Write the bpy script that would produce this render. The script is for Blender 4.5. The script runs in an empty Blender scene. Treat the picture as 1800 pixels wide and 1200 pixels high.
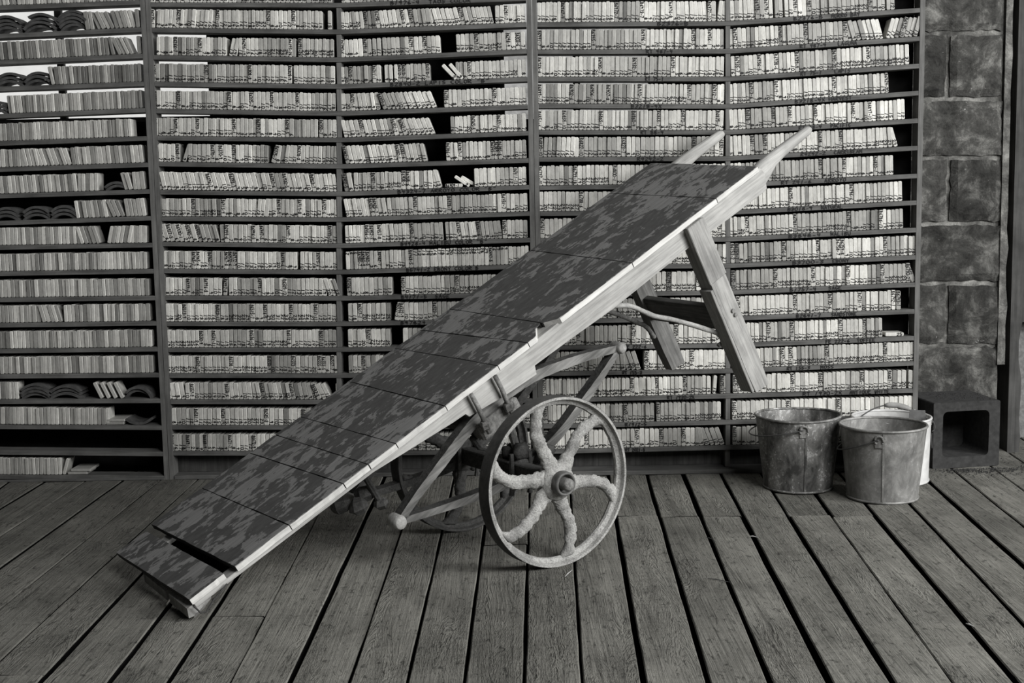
import bpy, bmesh, math, random
from mathutils import Vector, Matrix, noise
rnd = random.Random(7)
S = bpy.context.scene
COL = S.collection

# ------------------------------------------------------------------ camera, world, lights, exposure
FPX = 2196.8648
CAM = Vector((-0.094787, -4.2, 0.948648))
RX = Vector((0.99980637, -0.00678257, -0.01847203))      # camera right, down and forward in the world
RD = Vector((-0.01912908, -0.11485154, -0.99319847))
RF = Vector((0.0046149, 0.99335951, -0.11495905))
cd = bpy.data.cameras.new('camera'); co = bpy.data.objects.new('camera', cd); COL.objects.link(co)
cd.sensor_width = 36.0; cd.lens = 36.0 * FPX / 1800.0; cd.clip_end = 60
m = Matrix.Identity(4)
for i in range(3):
    m[i][0] = RX[i]; m[i][1] = -RD[i]; m[i][2] = -RF[i]; m[i][3] = CAM[i]
co.matrix_world = m
S.camera = co

wd = bpy.data.worlds.new('world'); S.world = wd; wd.use_nodes = True
wd.node_tree.nodes['Background'].inputs[0].default_value = (1, 1, 1, 1)
wd.node_tree.nodes['Background'].inputs[1].default_value = 0.02

def area(name, loc, aim, sx, sy, power):
    l = bpy.data.lights.new(name, 'AREA'); l.shape = 'RECTANGLE'; l.size = sx; l.size_y = sy; l.energy = power
    l.color = (1, 1, 1)
    o = bpy.data.objects.new(name, l); COL.objects.link(o)
    o.location = loc
    o.rotation_euler = (Vector(aim) - Vector(loc)).to_track_quat('-Z', 'Y').to_euler()
    return o
area('daylight_doorway', (5.0, -3.3, 2.15), (0.0, -0.4, 0.75), 2.0, 2.2, 340)
area('daylight_front', (2.7, -5.1, 3.8), (0.2, -0.4, 0.6), 2.4, 2.0, 265)

S.view_settings.view_transform = 'Standard'
S.view_settings.look = 'None'
S.view_settings.gamma = 1.0
S.view_settings.use_curve_mapping = False
S.view_settings.exposure = 0.0
S.render.engine = 'CYCLES'
S.cycles.use_denoising = True
S.cycles.max_bounces = 6

# ------------------------------------------------------------------ pixel -> world helpers
def ray(px, py):
    return RX * (px - 900) + RD * (py - 600) + RF * FPX
def at(px, py, Y):                       # point of the plane y = Y
    r = ray(px, py); return CAM + r * ((Y - CAM.y) / r.y)
def floor_at(px, py, z=0.0):
    r = ray(px, py); return CAM + r * ((z - CAM.z) / r.z)
RY0, RSL = 0.01, -0.025                  # front plane of the racks
E_ = Vector((1, RSL, 0)).normalized(); B_ = Vector((-RSL, 1, 0)).normalized(); O_ = Vector((0, RY0, 0))
def rack_at(px, py):
    r = ray(px, py); t = (RY0 + RSL * CAM.x - CAM.y) / (r.y - RSL * r.x)
    P = CAM + r * t; return ((P - O_).dot(E_), P.z)
def rackP(a, d, z):
    return O_ + E_ * a + B_ * d + Vector((0, 0, z))
MR = Matrix(((E_.x, B_.x, 0, O_.x), (E_.y, B_.y, 0, O_.y), (0, 0, 1, 0), (0, 0, 0, 1)))

# ------------------------------------------------------------------ materials
def grey(v): return (v, v * .996, v * .974, 1)
class Mat:
    def __init__(s, name, rough=.8, metal=0.0, spec=.3):
        s.m = bpy.data.materials.new(name); s.m.use_nodes = True; s.nt = s.m.node_tree
        s.b = s.nt.nodes['Principled BSDF']; s.b.inputs['Roughness'].default_value = rough
        s.b.inputs['Metallic'].default_value = metal
        s.b.inputs['Specular IOR Level'].default_value = spec
        s.tc = s.n('ShaderNodeTexCoord')
    def n(s, t, **k):
        o = s.nt.nodes.new(t)
        for a, v in k.items(): setattr(o, a, v)
        return o
    def l(s, a, b): s.nt.links.new(a, b)
    def vec(s, scale=(1, 1, 1), rnd_off=True, rot=(0, 0, 0), src='Object'):
        mp = s.n('ShaderNodeMapping'); mp.inputs['Scale'].default_value = scale; mp.inputs['Rotation'].default_value = rot
        s.l(s.tc.outputs[src], mp.inputs['Vector'])
        if rnd_off:
            oi = s.n('ShaderNodeObjectInfo'); mu = s.n('ShaderNodeMath', operation='MULTIPLY'); mu.inputs[1].default_value = 37.0
            s.l(oi.outputs['Random'], mu.inputs[0]); s.l(mu.outputs[0], mp.inputs['Location'])
        return mp.outputs[0]
    def noise(s, v, scale, detail=4, rough=.55, dist=0.0):
        o = s.n('ShaderNodeTexNoise'); o.inputs['Scale'].default_value = scale; o.inputs['Detail'].default_value = detail
        o.inputs['Roughness'].default_value = rough; o.inputs['Distortion'].default_value = dist
        s.l(v, o.inputs['Vector']); return o.outputs['Fac']
    def ramp(s, f, stops, interp='LINEAR'):
        o = s.n('ShaderNodeValToRGB'); o.color_ramp.interpolation = interp; e = o.color_ramp.elements
        while len(e) < len(stops): e.new(.5)
        for x, (p, v) in zip(e, stops): x.position = p; x.color = grey(v)
        s.l(f, o.inputs[0]); return o.outputs[0]
    def mix(s, f, a, b, mode='MIX'):
        o = s.n('ShaderNodeMix', data_type='RGBA', blend_type=mode)
        for i, v in ((0, f), (6, a), (7, b)):
            if hasattr(v, 'is_linked'): s.l(v, o.inputs[i])
            elif i == 0: o.inputs[0].default_value = v
            else: o.inputs[i].default_value = grey(v)
        return o.outputs[2]
    def math(s, op, a, b=None):
        o = s.n('ShaderNodeMath', operation=op)
        for i, v in ((0, a), (1, b)):
            if v is None: continue
            if hasattr(v, 'is_linked'): s.l(v, o.inputs[i])
            else: o.inputs[i].default_value = v
        return o.outputs[0]
    def col(s, c): s.l(c, s.b.inputs['Base Color'])
    def bump(s, h, strength=.3, dist=.004, prev=None):
        o = s.n('ShaderNodeBump'); o.inputs['Strength'].default_value = strength; o.inputs['Distance'].default_value = dist
        s.l(h, o.inputs['Height'])
        if prev is not None: s.l(prev, o.inputs['Normal'])
        s.l(o.outputs[0], s.b.inputs['Normal']); return o.outputs[0]

def plain(name, v, rough=.8, nscale=60, amp=.25, bump=.15, metal=0, spec=.3):
    q = Mat(name, rough, metal, spec); f = q.noise(q.vec(), nscale, 5)
    q.col(q.ramp(f, [(.25, v * (1 - amp)), (.75, v * (1 + amp))])); q.bump(f, bump, .002); return q.m

def wood(name, lo, hi, axis='y', fine=170, bump=.35, dirt=.35, rough=.85):
    q = Mat(name, rough)
    i = 'xyz'.index(axis)
    sc = [1, 1, 1]; sc[i] = .05
    f1 = q.noise(q.vec(tuple(sc)), fine, 4, .6, .3)
    sc2 = [1, 1, 1]; sc2[i] = .12
    f2 = q.noise(q.vec(tuple(sc2)), 28, 3, .5, 1.2)
    f3 = q.noise(q.vec((1, 1, 1)), 9, 5, .65)
    g = q.math('ADD', q.math('MULTIPLY', f1, .6), q.math('MULTIPLY', f2, .4))
    c = q.ramp(g, [(.36, lo), (.62, hi)])
    d = q.ramp(f3, [(.35, 1 - dirt), (.62, 1.0)])
    q.col(q.mix(1.0, c, d, 'MULTIPLY'))
    q.bump(g, bump, .003)
    return q.m

def mat_floor():
    q = Mat('rough_sawn_floor', .9, 0, .2)
    g1 = q.noise(q.vec((1, .022, 1)), 170, 5, .65, .12)               # long grain
    g2 = q.noise(q.vec((1, .10, 1)), 20, 5, .65, 1.1)                # growth rings
    sm = q.noise(q.vec((.10, 1, 1)), 120, 3, .6, .25)               # saw marks across the board
    bl = q.noise(q.vec((1, .7, 1)), 7, 6, .65)
    fl = q.noise(q.vec((1.3, .55, 1)), 60, 6, .72, .5)                # torn flecks
    h = q.math('ADD', q.math('MULTIPLY', g1, .4), q.math('MULTIPLY', g2, .45))
    h = q.math('ADD', h, q.math('MULTIPLY', sm, .17))
    c = q.ramp(h, [(.34, .095), (.47, .17), (.64, .23)])
    c = q.mix(1.0, c, q.ramp(bl, [(.32, .66), (.6, 1.05)]), 'MULTIPLY')
    c = q.mix(1.0, c, q.ramp(fl, [(.36, .38), (.44, 1.0)]), 'MULTIPLY')
    oi = q.n('ShaderNodeObjectInfo')
    c = q.mix(1.0, c, q.ramp(oi.outputs['Random'], [(0, .84), (1, 1.12)]), 'MULTIPLY')
    ck = q.noise(q.vec((1, .018, 1)), 26, 3, .5, .3)
    ck = q.math('ABSOLUTE', q.math('SUBTRACT', ck, .42))
    c = q.mix(1.0, c, q.ramp(ck, [(.0012, .35), (.0045, 1.0)]), 'MULTIPLY')
    q.col(c)
    rg = q.math('SINE', q.math('MULTIPLY', g2, 70.0))
    spl = q.ramp(q.noise(q.vec((1, .3, 1)), 5, 3, .5), [(.47, 0), (.60, 1)])      # places where the rings stand proud
    rgm = q.math('MULTIPLY', rg, spl)
    b0 = q.bump(rgm, .55, .004)
    b1 = q.bump(h, .9, .009, b0)
    q.bump(fl, .45, .006, b1)
    return q.m

def mat_tile():
    q = Mat('glazed_tile', .55, 0, .35)
    a = q.n('ShaderNodeAttribute'); a.attribute_name = 'tone'
    f = q.noise(q.vec((1, 1, .35)), 260, 4, .6)
    f2 = q.noise(q.vec((1, 1, .6)), 55, 4, .6)
    c = q.mix(1.0, a.outputs['Color'], q.ramp(f, [(.3, .86), (.65, 1.06)]), 'MULTIPLY')
    c = q.mix(1.0, c, q.ramp(f2, [(.3, .84), (.6, 1.05)]), 'MULTIPLY')
    q.col(c); q.bump(f, .12, .001); return q.m

def mat_deck():
    q = Mat('peeling_deck_paint', .75, 0, .25)
    v = q.vec((.68, 1, 1), False)
    f = q.noise(v, 20, 9, .66, .5)
    f2 = q.noise(q.vec((.4, 1, 1), False), 75, 4, .6, .3)
    big = q.noise(q.vec((.8, .8, 1), False), 4.5, 3, .5)
    k = q.math('ADD', q.math('MULTIPLY', f, .62), q.math('MULTIPLY', f2, .22))
    k = q.math('ADD', k, q.math('MULTIPLY', big, .26))
    msk = q.ramp(k, [(.555, 0.0), (.565, 1.0)])
    g = q.noise(q.vec((.06, 1, 1), False), 190, 3, .6)
    paint = q.ramp(f2, [(.3, .080), (.7, .120)])
    worn = q.ramp(g, [(.3, .20), (.7, .30)])
    c = q.mix(msk, paint, worn)
    # bare wood where the paint has chipped off along the near edge
    sx = q.n('ShaderNodeSeparateXYZ'); q.l(q.tc.outputs['Object'], sx.inputs[0])
    e = q.math('ADD', sx.outputs['Y'], q.math('MULTIPLY', q.noise(q.vec((1, .5, 1), False), 70, 3, .6), -.016))
    ed = q.math('LESS_THAN', e, -.1035)
    c = q.mix(ed, c, .56)
    q.col(c)
    b = q.bump(msk, .25, -.001) ; q.bump(g, .12, .001, b)
    return q.m

def mat_iron(name, lo, hi, sc=90, bump=.8, rough=.85, dist=.004):
    q = Mat(name, rough, 0, .35)
    f = q.noise(q.vec(), sc, 6, .7); f2 = q.noise(q.vec(), 14, 5, .65)
    c = q.ramp(f, [(.3, lo), (.68, hi)])
    c = q.mix(1.0, c, q.ramp(f2, [(.36, .55), (.58, 1.0)]), 'MULTIPLY')
    q.col(c); q.bump(f, bump, dist); return q.m

def mat_galv(name, lo, hi, specks=.5):
    q = Mat(name, .55, .25, .4)
    f = q.noise(q.vec((1, 1, .6)), 16, 6, .7, .5); f2 = q.noise(q.vec(), 95, 4, .7); f3 = q.noise(q.vec((1, 1, .25)), 30, 4, .6)
    c = q.ramp(f, [(.35, lo), (.6, hi)])
    c = q.mix(1.0, c, q.ramp(f3, [(.3, .7), (.6, 1.05)]), 'MULTIPLY')
    c = q.mix(q.ramp(q.math('ADD', q.math('MULTIPLY', f2, .6), q.math('MULTIPLY', f, .4)), [(.545, 0), (.60, specks)]), c, .5)
    q.col(c); q.bump(f2, .12, .002); return q.m

def mat_block(name='grimy_concrete_block', ca=.018, cb=.052, cc=.17):
    q = Mat(name, .95, 0, .15)
    f = q.noise(q.vec(), 11, 7, .72, .4); f2 = q.noise(q.vec(), 160, 4, .7); f3 = q.noise(q.vec((1, 1, 1.6)), 34, 6, .7, .8)
    c = q.ramp(f, [(.36, ca), (.52, cb), (.68, cc)])
    oi = q.n('ShaderNodeObjectInfo'); c = q.mix(1.0, c, q.ramp(oi.outputs['Random'], [(0, .75), (1, 1.5)]), 'MULTIPLY')
    c = q.mix(q.ramp(f3, [(.68, 0), (.72, .8)]), c, .40)
    c = q.mix(1.0, c, q.ramp(f2, [(.3, .8), (.6, 1.05)]), 'MULTIPLY')
    q.col(c); b = q.bump(f2, .5, .004); q.bump(f3, .5, .008, b); return q.m

def mat_emit(name, v, var):
    q = Mat(name, .6); f = q.noise(q.vec((1, 1, 1), False), 14, 5, .7)
    c = q.ramp(f, [(.3, v * (1 - var)), (.6, v)])
    q.b.inputs['Base Color'].default_value = grey(.2)
    q.l(c, q.b.inputs['Emission Color']); q.b.inputs['Emission Strength'].default_value = 1.0; return q.m

M = dict(
    floor=mat_floor(), tile=mat_tile(), ink=plain('marker_ink', .012, .6, 200, .1, 0), deck=mat_deck(),
    raw=wood('bare_weathered_wood', .27, .45, 'x', 190, .35, .2), edge=wood('fresh_plank_edge', .46, .68, 'x', 150, .4, .12),
    rawleg=wood('bare_leg_wood', .22, .40, 'z', 190, .5, .3),
    shelf=wood('old_shelf_wood', .075, .14, 'x', 150, .2, .35),
    post=wood('old_post_wood', .10, .17, 'z', 150, .2, .3),
    grayw=wood('grey_weathered_wood', .10, .22, 'z', 150, .6, .4), brace=wood('dark_brace_wood', .07, .15, 'y', 150, .6, .4),
    darkw=wood('dark_door_wood', .035, .075, 'z', 80, .4, .4),
    spring=wood('flaking_spring_steel', .10, .27, 'x', 120, 1.0, .4),
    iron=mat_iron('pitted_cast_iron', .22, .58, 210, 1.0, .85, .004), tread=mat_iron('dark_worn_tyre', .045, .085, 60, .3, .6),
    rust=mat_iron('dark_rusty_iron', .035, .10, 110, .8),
    midrust=mat_iron('rusty_iron', .12, .30, 120, .8),
    hub=mat_iron('worn_hub_iron', .07, .16, 60, .25, .5),
    rod=mat_iron('pale_rusty_rod', .26, .42, 120, .5),
    galv1=mat_galv('spotted_zinc', .05, .26, .9), galv2=mat_galv('streaked_zinc', .13, .29, .3),
    enamel=plain('white_enamel', .55, .35, 30, .2, .05), wire=plain('wire', .06, .5, 80, .3, .1),
    tag=plain('card_tag', .085, .9, 50, .3, .2), grip=wood('turned_grip_wood', .2, .34, 'x', 120, .2, .2),
    block=mat_block(), mortar=plain('mortar', .15, .95, 70, .4, .8), joint=mat_block('grimy_joint', .04, .11, .26),
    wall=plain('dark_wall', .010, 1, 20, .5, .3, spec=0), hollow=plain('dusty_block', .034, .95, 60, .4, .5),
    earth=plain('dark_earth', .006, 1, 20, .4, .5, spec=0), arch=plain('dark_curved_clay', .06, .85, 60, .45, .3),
    crumbs=plain('dark_crumbs', .03, 1, 100, .6, .3), chalk=plain('pale_splinter', .45, .9, 60, .2, .2),
    twig=plain('dark_twig', .05, .9, 60, .2, .2),
    pane1=mat_emit('bright_window_pane', .78, .10), pane2=mat_emit('dusty_window_pane', .42, .6),
)

# ------------------------------------------------------------------ mesh helpers
def link(name, me, parent=None, mat=None):
    o = bpy.data.objects.new(name, me); COL.objects.link(o)
    if parent is not None: o.parent = parent
    if mat is not None:
        for q in (mat if isinstance(mat, (list, tuple)) else [mat]): me.materials.append(q)
    return o
def done(name, bm, mat, parent=None, smooth=False, mw=None):
    bmesh.ops.recalc_face_normals(bm, faces=bm.faces)
    me = bpy.data.meshes.new(name); bm.to_mesh(me); bm.free()
    if smooth:
        for p in me.polygons: p.use_smooth = True
    o = link(name, me, parent, mat)
    if mw is not None:
        if parent is not None: o.matrix_local = mw
        else: o.matrix_world = mw
    return o
def pyd(name, vs, fs, mat, parent=None, smooth=False, mw=None):
    me = bpy.data.meshes.new(name); me.from_pydata(vs, [], fs); me.update()
    if smooth:
        for p in me.polygons: p.use_smooth = True
    o = link(name, me, parent, mat)
    if mw is not None: o.matrix_local = mw
    return o
def empty(name, loc, parent=None):
    o = bpy.data.objects.new(name, None); COL.objects.link(o); o.location = loc; o.empty_display_size = .05
    if parent is not None: o.parent = parent
    return o
def tag(o, label=None, cat=None, group=None, kind=None):
    for k, v in (('label', label), ('category', cat), ('group', group), ('kind', kind)):
        if v: o[k] = v
    return o
def box(bm, x0, x1, y0, y1, z0, z1, bev=0.0):
    vs = [bm.verts.new((x, y, z)) for x in (x0, x1) for y in (y0, y1) for z in (z0, z1)]
    fs = [bm.faces.new([vs[i] for i in f]) for f in ((0, 1, 3, 2), (4, 6, 7, 5), (0, 4, 5, 1), (2, 3, 7, 6), (0, 2, 6, 4), (1, 5, 7, 3))]
    if bev:
        es = list({e for f in fs for e in f.edges})
        bmesh.ops.bevel(bm, geom=es, offset=bev, segments=1, affect='EDGES')
def boxo(name, b, mat, parent=None, bev=.002, mw=None):
    bm = bmesh.new(); box(bm, *b, bev=bev); return done(name, bm, mat, parent, mw=mw)
def loft(bm, rings, cap=True, closed=False):
    R = [[bm.verts.new(p) for p in r] for r in rings]
    n = len(R[0])
    for a, b in zip(R, R[1:] + ([R[0]] if closed else [])):
        for i in range(n): bm.faces.new((a[i], a[(i + 1) % n], b[(i + 1) % n], b[i]))
    if cap and not closed:
        bm.faces.new(R[0][::-1]); bm.faces.new(R[-1])
def tube(bm, pts, rad, n=8, jit=0.0, seed=0):
    pts = [Vector(p) for p in pts]; rings = []
    rads = rad if isinstance(rad, (list, tuple)) else [rad] * len(pts)
    up = Vector((0, 0, 1))
    for i, p in enumerate(pts):
        t = (pts[min(i + 1, len(pts) - 1)] - pts[max(i - 1, 0)]).normalized()
        u = up if abs(t.dot(up)) < .95 else Vector((1, 0, 0))
        a = t.cross(u).normalized(); b = a.cross(t)
        r = []
        for k in range(n):
            an = 2 * math.pi * k / n; rr = rads[i]
            q = p + (a * math.cos(an) + b * math.sin(an)) * rr
            if jit: q += (a * math.cos(an) + b * math.sin(an)) * jit * noise.noise(q * 90 + Vector((seed, 0, 0)))
            r.append(q)
        rings.append(r)
    loft(bm, rings)
def smoothpts(pts, k=5):
    P = [Vector(p) for p in pts]; out = []
    for i in range(len(P) - 1):
        p0, p1, p2, p3 = P[max(i - 1, 0)], P[i], P[i + 1], P[min(i + 2, len(P) - 1)]
        for j in range(k):
            t = j / k
            out.append(.5 * ((2 * p1) + (p2 - p0) * t + (2 * p0 - 5 * p1 + 4 * p2 - p3) * t * t + (3 * p1 - p0 - 3 * p2 + p3) * t ** 3))
    out.append(P[-1]); return out
def lathe(bm, prof, n=40, axis='z', cap0=False, cap1=False):
    rings = []
    for k in range(n):
        a = 2 * math.pi * k / n
        for_ = []
        for r, h in prof:
            if axis == 'z': for_.append((r * math.cos(a), r * math.sin(a), h))
            else: for_.append((r * math.cos(a), h, r * math.sin(a)))
        rings.append([bm.verts.new(p) for p in for_])
    for k in range(n):
        a, b = rings[k], rings[(k + 1) % n]
        for i in range(len(prof) - 1): bm.faces.new((a[i], b[i], b[i + 1], a[i + 1]))
    if cap0: bm.faces.new([r[0] for r in rings])
    if cap1: bm.faces.new([r[-1] for r in rings])

# ------------------------------------------------------------------ hand lettering (single strokes drawn as ribbons)
G = {'0': '02 08 3A 68 62 30 02', '1': '20 4A', '2': '08 3A 68 00 60', '3': '09 4A 67 25 63 30 01', '4': '1A 15 65,5A 40', '5': '6A 1A 15 45 63 30 01',
     '6': '5A 15 11 30 62 35 13', '7': '0A 6A 20', '8': '35 07 3A 57 02 30 62 35', '9': '57 35 08 3A 58 40', '-': '14 54',
     'A': '00 3A 60,14 54', 'B': '00 0A 49 57 05 63 40 00', 'C': '69 3A 07 03 30 61', 'D': '00 0A 4A 66 63 30 00', 'E': '6A 0A 00 60,05 45', 'F': '6A 0A 00,05 45',
     'G': '69 3A 07 03 30 62 64 34', 'H': '00 0A,60 6A,05 65', 'I': '3A 30', 'K': '00 0A,6A 04 60', 'L': '0A 00 60', 'M': '00 0A 34 6A 60', 'N': '00 0A 60 6A',
     'O': '02 08 3A 68 62 30 02', 'P': '00 0A 5A 66 04', 'Q': '02 08 3A 68 62 30 02,42 60', 'R': '00 0A 4A 67 05 60', 'S': '69 3A 07 63 30 01', 'T': '0A 6A,3A 30',
     'U': '0A 02 30 62 6A', 'V': '0A 30 6A', 'W': '0A 20 35 40 6A', 'X': '0A 60,00 6A', 'Y': '0A 35 6A,35 30', 'Z': '0A 6A 00 60', '"': '2A 28,5A 58', ' ': '', '.': '20 31', 'x': '03 63,30 36,12 55'}
GL = {c: [[(int(p[0]) / 10.0, int(p[1], 16) / 10.0) for p in s.split()] for s in v.split(',') if s] for c, v in G.items()}
def ink(vs, fs, text, fn, adv, wch, hch, hw, jr=.06):
    """ribbons for TEXT; fn(u, v) maps reading direction u and letter height v to a 3D point"""
    u0 = 0.0
    for ch in text:
        sl = rnd.uniform(-.05, .12)
        for st in GL.get(ch, []):
            P = [((u0 + (x + y * sl + rnd.uniform(-jr, jr) * .6) * wch / .6), (y + rnd.uniform(-jr, jr)) * hch) for x, y in st]
            for (x0, y0), (x1, y1) in zip(P, P[1:]):
                dx, dy = x1 - x0, y1 - y0; L = math.hypot(dx, dy)
                if L < 1e-6: continue
                dx, dy = dx / L, dy / L; e = hw * .7
                k = len(vs)
                for qx, qy in ((x0 - dx * e - dy * hw, y0 - dy * e + dx * hw), (x0 - dx * e + dy * hw, y0 - dy * e - dx * hw),
                               (x1 + dx * e + dy * hw, y1 + dy * e - dx * hw), (x1 + dx * e - dy * hw, y1 + dy * e + dx * hw)):
                    vs.append(fn(qx, qy))
                fs.append((k, k + 1, k + 2, k + 3))
        u0 += adv

# ------------------------------------------------------------------ the setting: floor of rough planks
flr = pyd('floor', [(-3.2, -4.6, -.16), (3.2, -4.6, -.16), (3.2, .6, -.16), (-3.2, .6, -.16)], [(0, 1, 2, 3)], M['earth'])
tag(flr, 'dusty plank floor with open gaps between its rough sawn boards', kind='structure')
GAPS = [(-1.823, 0, -1.831, .1, .008), (-1.707, -.32, -1.702, .09, .005), (-1.572, -.66, -1.56, .07, .006), (-1.443, -.98, -1.43, .056, .009), (-1.308, -1.32, -1.297, .044, .005),
        (-1.173, -1.66, -1.169, .041, .005), (-1.045, -1.79, -1.055, 0, .013), (-.902, -1.8, -.925, 0, .010), (-.784, -1.8, -.812, 0, .009), (-.658, -1.807, -.685, 0, .005),
        (-.538, -1.81, -.522, 0, .010), (-.419, -1.82, -.402, 0, .006), (-.304, -1.83, -.281, 0, .006), (-.189, -1.83, -.155, 0, .010), (-.071, -1.84, -.022, 0, .004),
        (.041, -1.84, .112, 0, .006), (.162, -1.85, .246, 0, .013), (.287, -1.86, .379, 0, .010), (.407, -1.86, .499, 0, .011), (.522, -1.87, .627, 0, .013), (.642, -1.88, .768, 0, .012),
        (.758, -1.88, .898, 0, .008), (.880, -1.89, 1.028, 0, .012), (.995, -1.89, 1.168, 0, .011), (1.135, -1.89, 1.295, 0, .012), (1.26, -1.89, 1.42, 0, .008), (1.385, -1.89, 1.56, 0, .007)]
GAPS = [(-3.0 + .118 * i, 0, -3.0 + .118 * i, 1, .006) for i in range(9)] + [(-1.945, 0, -1.955, .1, .006)] + GAPS + [(1.51 + .125 * i, -1.89, 1.69 + .125 * i, 0, .009) for i in range(9)]
def gx(g, y): return g[0] + (g[2] - g[0]) * (y - g[1]) / (g[3] - g[1])
BUTT = {16: [-.85], 19: [-.588], 18: [-.585], 26: [-.59], 27: [-.592], 28: [-.60], 31: [-.604], 32: [-.60], 21: [-1.405], 24: [-.852], 11: [-.7], 35: [-1.2], 15: [-1.62]}
BUTT = {}
def plank_index(px, py):
    P = floor_at(px, py)
    for i in range(len(GAPS) - 1):
        if gx(GAPS[i], P.y) < P.x <= gx(GAPS[i + 1], P.y): return i, P.y
for px, py in ((1120, 907), (1200, 907), (1270, 907), (1425, 905), (1505, 906), (415, 1083), (890, 957), (70, 1185)):
    i, y = plank_index(px, py); BUTT.setdefault(i, []).append(y)
for i in range(len(GAPS) - 1):
    ga, gb = GAPS[i], GAPS[i + 1]
    cuts = [-3.9] + sorted(BUTT.get(i, [])) + [.55]
    for y0, y1 in zip(cuts, cuts[1:]):
        y0 += .0015; y1 -= .0015
        n = max(4, int((y1 - y0) / .09)); dz = rnd.uniform(-.0025, .001); tilt = rnd.uniform(-.0015, .0015); sd = rnd.random() * 50
        xm = (gx(ga, (y0 + y1) / 2) + gx(gb, (y0 + y1) / 2)) / 2; ym = (y0 + y1) / 2
        sh = rnd.uniform(-.004, .004) if len(cuts) > 2 else 0
        rings = []
        for k in range(n + 1):
            y = y0 + (y1 - y0) * k / n
            j1 = .0022 * noise.noise(Vector((sd, y * 5, 0))) + .0012 * noise.noise(Vector((sd, y * 22, 3)))
            j2 = .0022 * noise.noise(Vector((sd + 9, y * 5, 0))) + .0012 * noise.noise(Vector((sd + 9, y * 22, 3)))
            a = gx(ga, y) + ga[4] / 2 + j1 + sh - xm; b = gx(gb, y) - gb[4] / 2 + j2 + sh - xm
            zz = dz + .0012 * noise.noise(Vector((sd + 4, y * 2, 7)))
            rings.append([(a, y - ym, -.04), (a, y - ym, zz - .003 + tilt), (a + .0025, y - ym, zz + tilt), ((a + b) / 2, y - ym, zz + .0008), (b - .0025, y - ym, zz - tilt), (b, y - ym, zz - .003 - tilt), (b, y - ym, -.04)])
        bm = bmesh.new(); loft(bm, rings)
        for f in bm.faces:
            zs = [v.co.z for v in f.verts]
            if max(zs) - min(zs) > .02 or max(zs) < -.02: f.material_index = 1  # plank sides coloured near black, painting the shade inside the gaps
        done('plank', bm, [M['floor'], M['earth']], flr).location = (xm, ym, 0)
for y in (-3.2, -2.4, -1.6, -.8, 0.0):                                       # joists under the gaps
    boxo('joist', (-3.2, 3.2, y - .025, y + .025, -.155, -.042), M['darkw'], flr, 0)

# ------------------------------------------------------------------ back wall with two windows, the block pier, the door post
WY = .2
def wp(px, py, Y=WY): return at(px, py, Y)
w1 = (wp(-150, 60).x, wp(368, 60).x, wp(300, 213).z, 1.78)
w2 = (wp(876, 60).x, wp(1150, 60).x, wp(1000, 216).z, 1.78)
bm = bmesh.new()
ZT, TH = 2.05, .10
pier = wp(1600, 300).x
for x0, x1, z0, z1 in ((-3.2, w1[0], -.15, ZT), (w1[0], w1[1], -.15, w1[2]), (w1[0], w1[1], w1[3], ZT), (w1[1], w2[0], -.15, ZT), (w2[0], w2[1], -.15, w2[2]), (w2[0], w2[1], w2[3], ZT), (w2[1], pier, -.15, ZT)):
    box(bm, x0, x1, WY, WY + TH, z0, z1)
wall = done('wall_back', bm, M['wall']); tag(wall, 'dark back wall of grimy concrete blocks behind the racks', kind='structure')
def window(name, w, bars, pm, label):
    f = bmesh.new(); y0, y1 = WY + .03, WY + .07; t = .018
    for x0, x1, z0, z1 in ((w[0], w[0] + t, w[2], w[3]), (w[1] - t, w[1], w[2], w[3]), (w[0], w[1], w[2], w[2] + t), (w[0], w[1], w[3] - t, w[3])): box(f, x0, x1, y0, y1, z0, z1)
    o = done(name, f, M['darkw']); tag(o, label, kind='structure')
    xs = [w[0]] + bars + [w[1]]
    for a, b in zip(xs, xs[1:]): boxo('pane', (a + .004, b - .004, WY + .048, WY + .054, w[2] + .004, w[3] - .004), pm, o, 0)
    for x in bars: boxo('glazing_bar', (x - .012, x + .012, WY + .028, WY + .07, w[2], w[3]), M['darkw'], o, .002)
window('window_1', w1, [-1.99, wp(100, 100).x, wp(255, 100).x], M['pane1'], 'bright window glimpsed over the tiles of the left racks')
window('window_2', w2, [wp(1014, 100).x], M['pane2'], 'dusty window glimpsed over the tiles of the middle racks')

# pier of concrete blocks, each block a piece
ys = [-62, 58, 173, 277, 392, 498, 607, 720]
joints = {1: 1667, 3: 1668, 5: 1665}
bm = bmesh.new(); box(bm, pier - .005, wp(1760, 300).x, WY + .012, WY + TH, -.02, ZT); done('mortar', bm, M['joint'], wall)
def blockmesh(x0, x1, z0, z1, sd):
    nx, nz = max(4, int((x1 - x0) / .022)), max(4, int((z1 - z0) / .022)); bm = bmesh.new(); V = {}
    for i in range(nx + 1):
        for k in range(nz + 1):
            u, v = i / nx, k / nz; ed = min(u, 1 - u, v, 1 - v)
            x = (u - .5) * (x1 - x0); z = (v - .5) * (z1 - z0)
            y = .006 * noise.noise(Vector((x * 22 + sd, z * 22, sd))) + .004 * noise.noise(Vector((x * 70, sd, z * 70))) + (.009 if ed == 0 else 0)
            x += .007 * noise.noise(Vector((sd, z * 40, 1))) * (ed == 0); z += .010 * noise.noise(Vector((x * 40, sd, 2))) * (ed == 0)
            V[i, k] = bm.verts.new((x, y - .004, z))
    for i in range(nx):
        for k in range(nz): bm.faces.new((V[i, k], V[i + 1, k], V[i + 1, k + 1], V[i, k + 1]))
    bd = [e for e in bm.edges if e.is_boundary]
    r = bmesh.ops.extrude_edge_only(bm, edges=bd)
    for v in r['geom']:
        if isinstance(v, bmesh.types.BMVert): v.co.y = .06
    return bm
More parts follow.
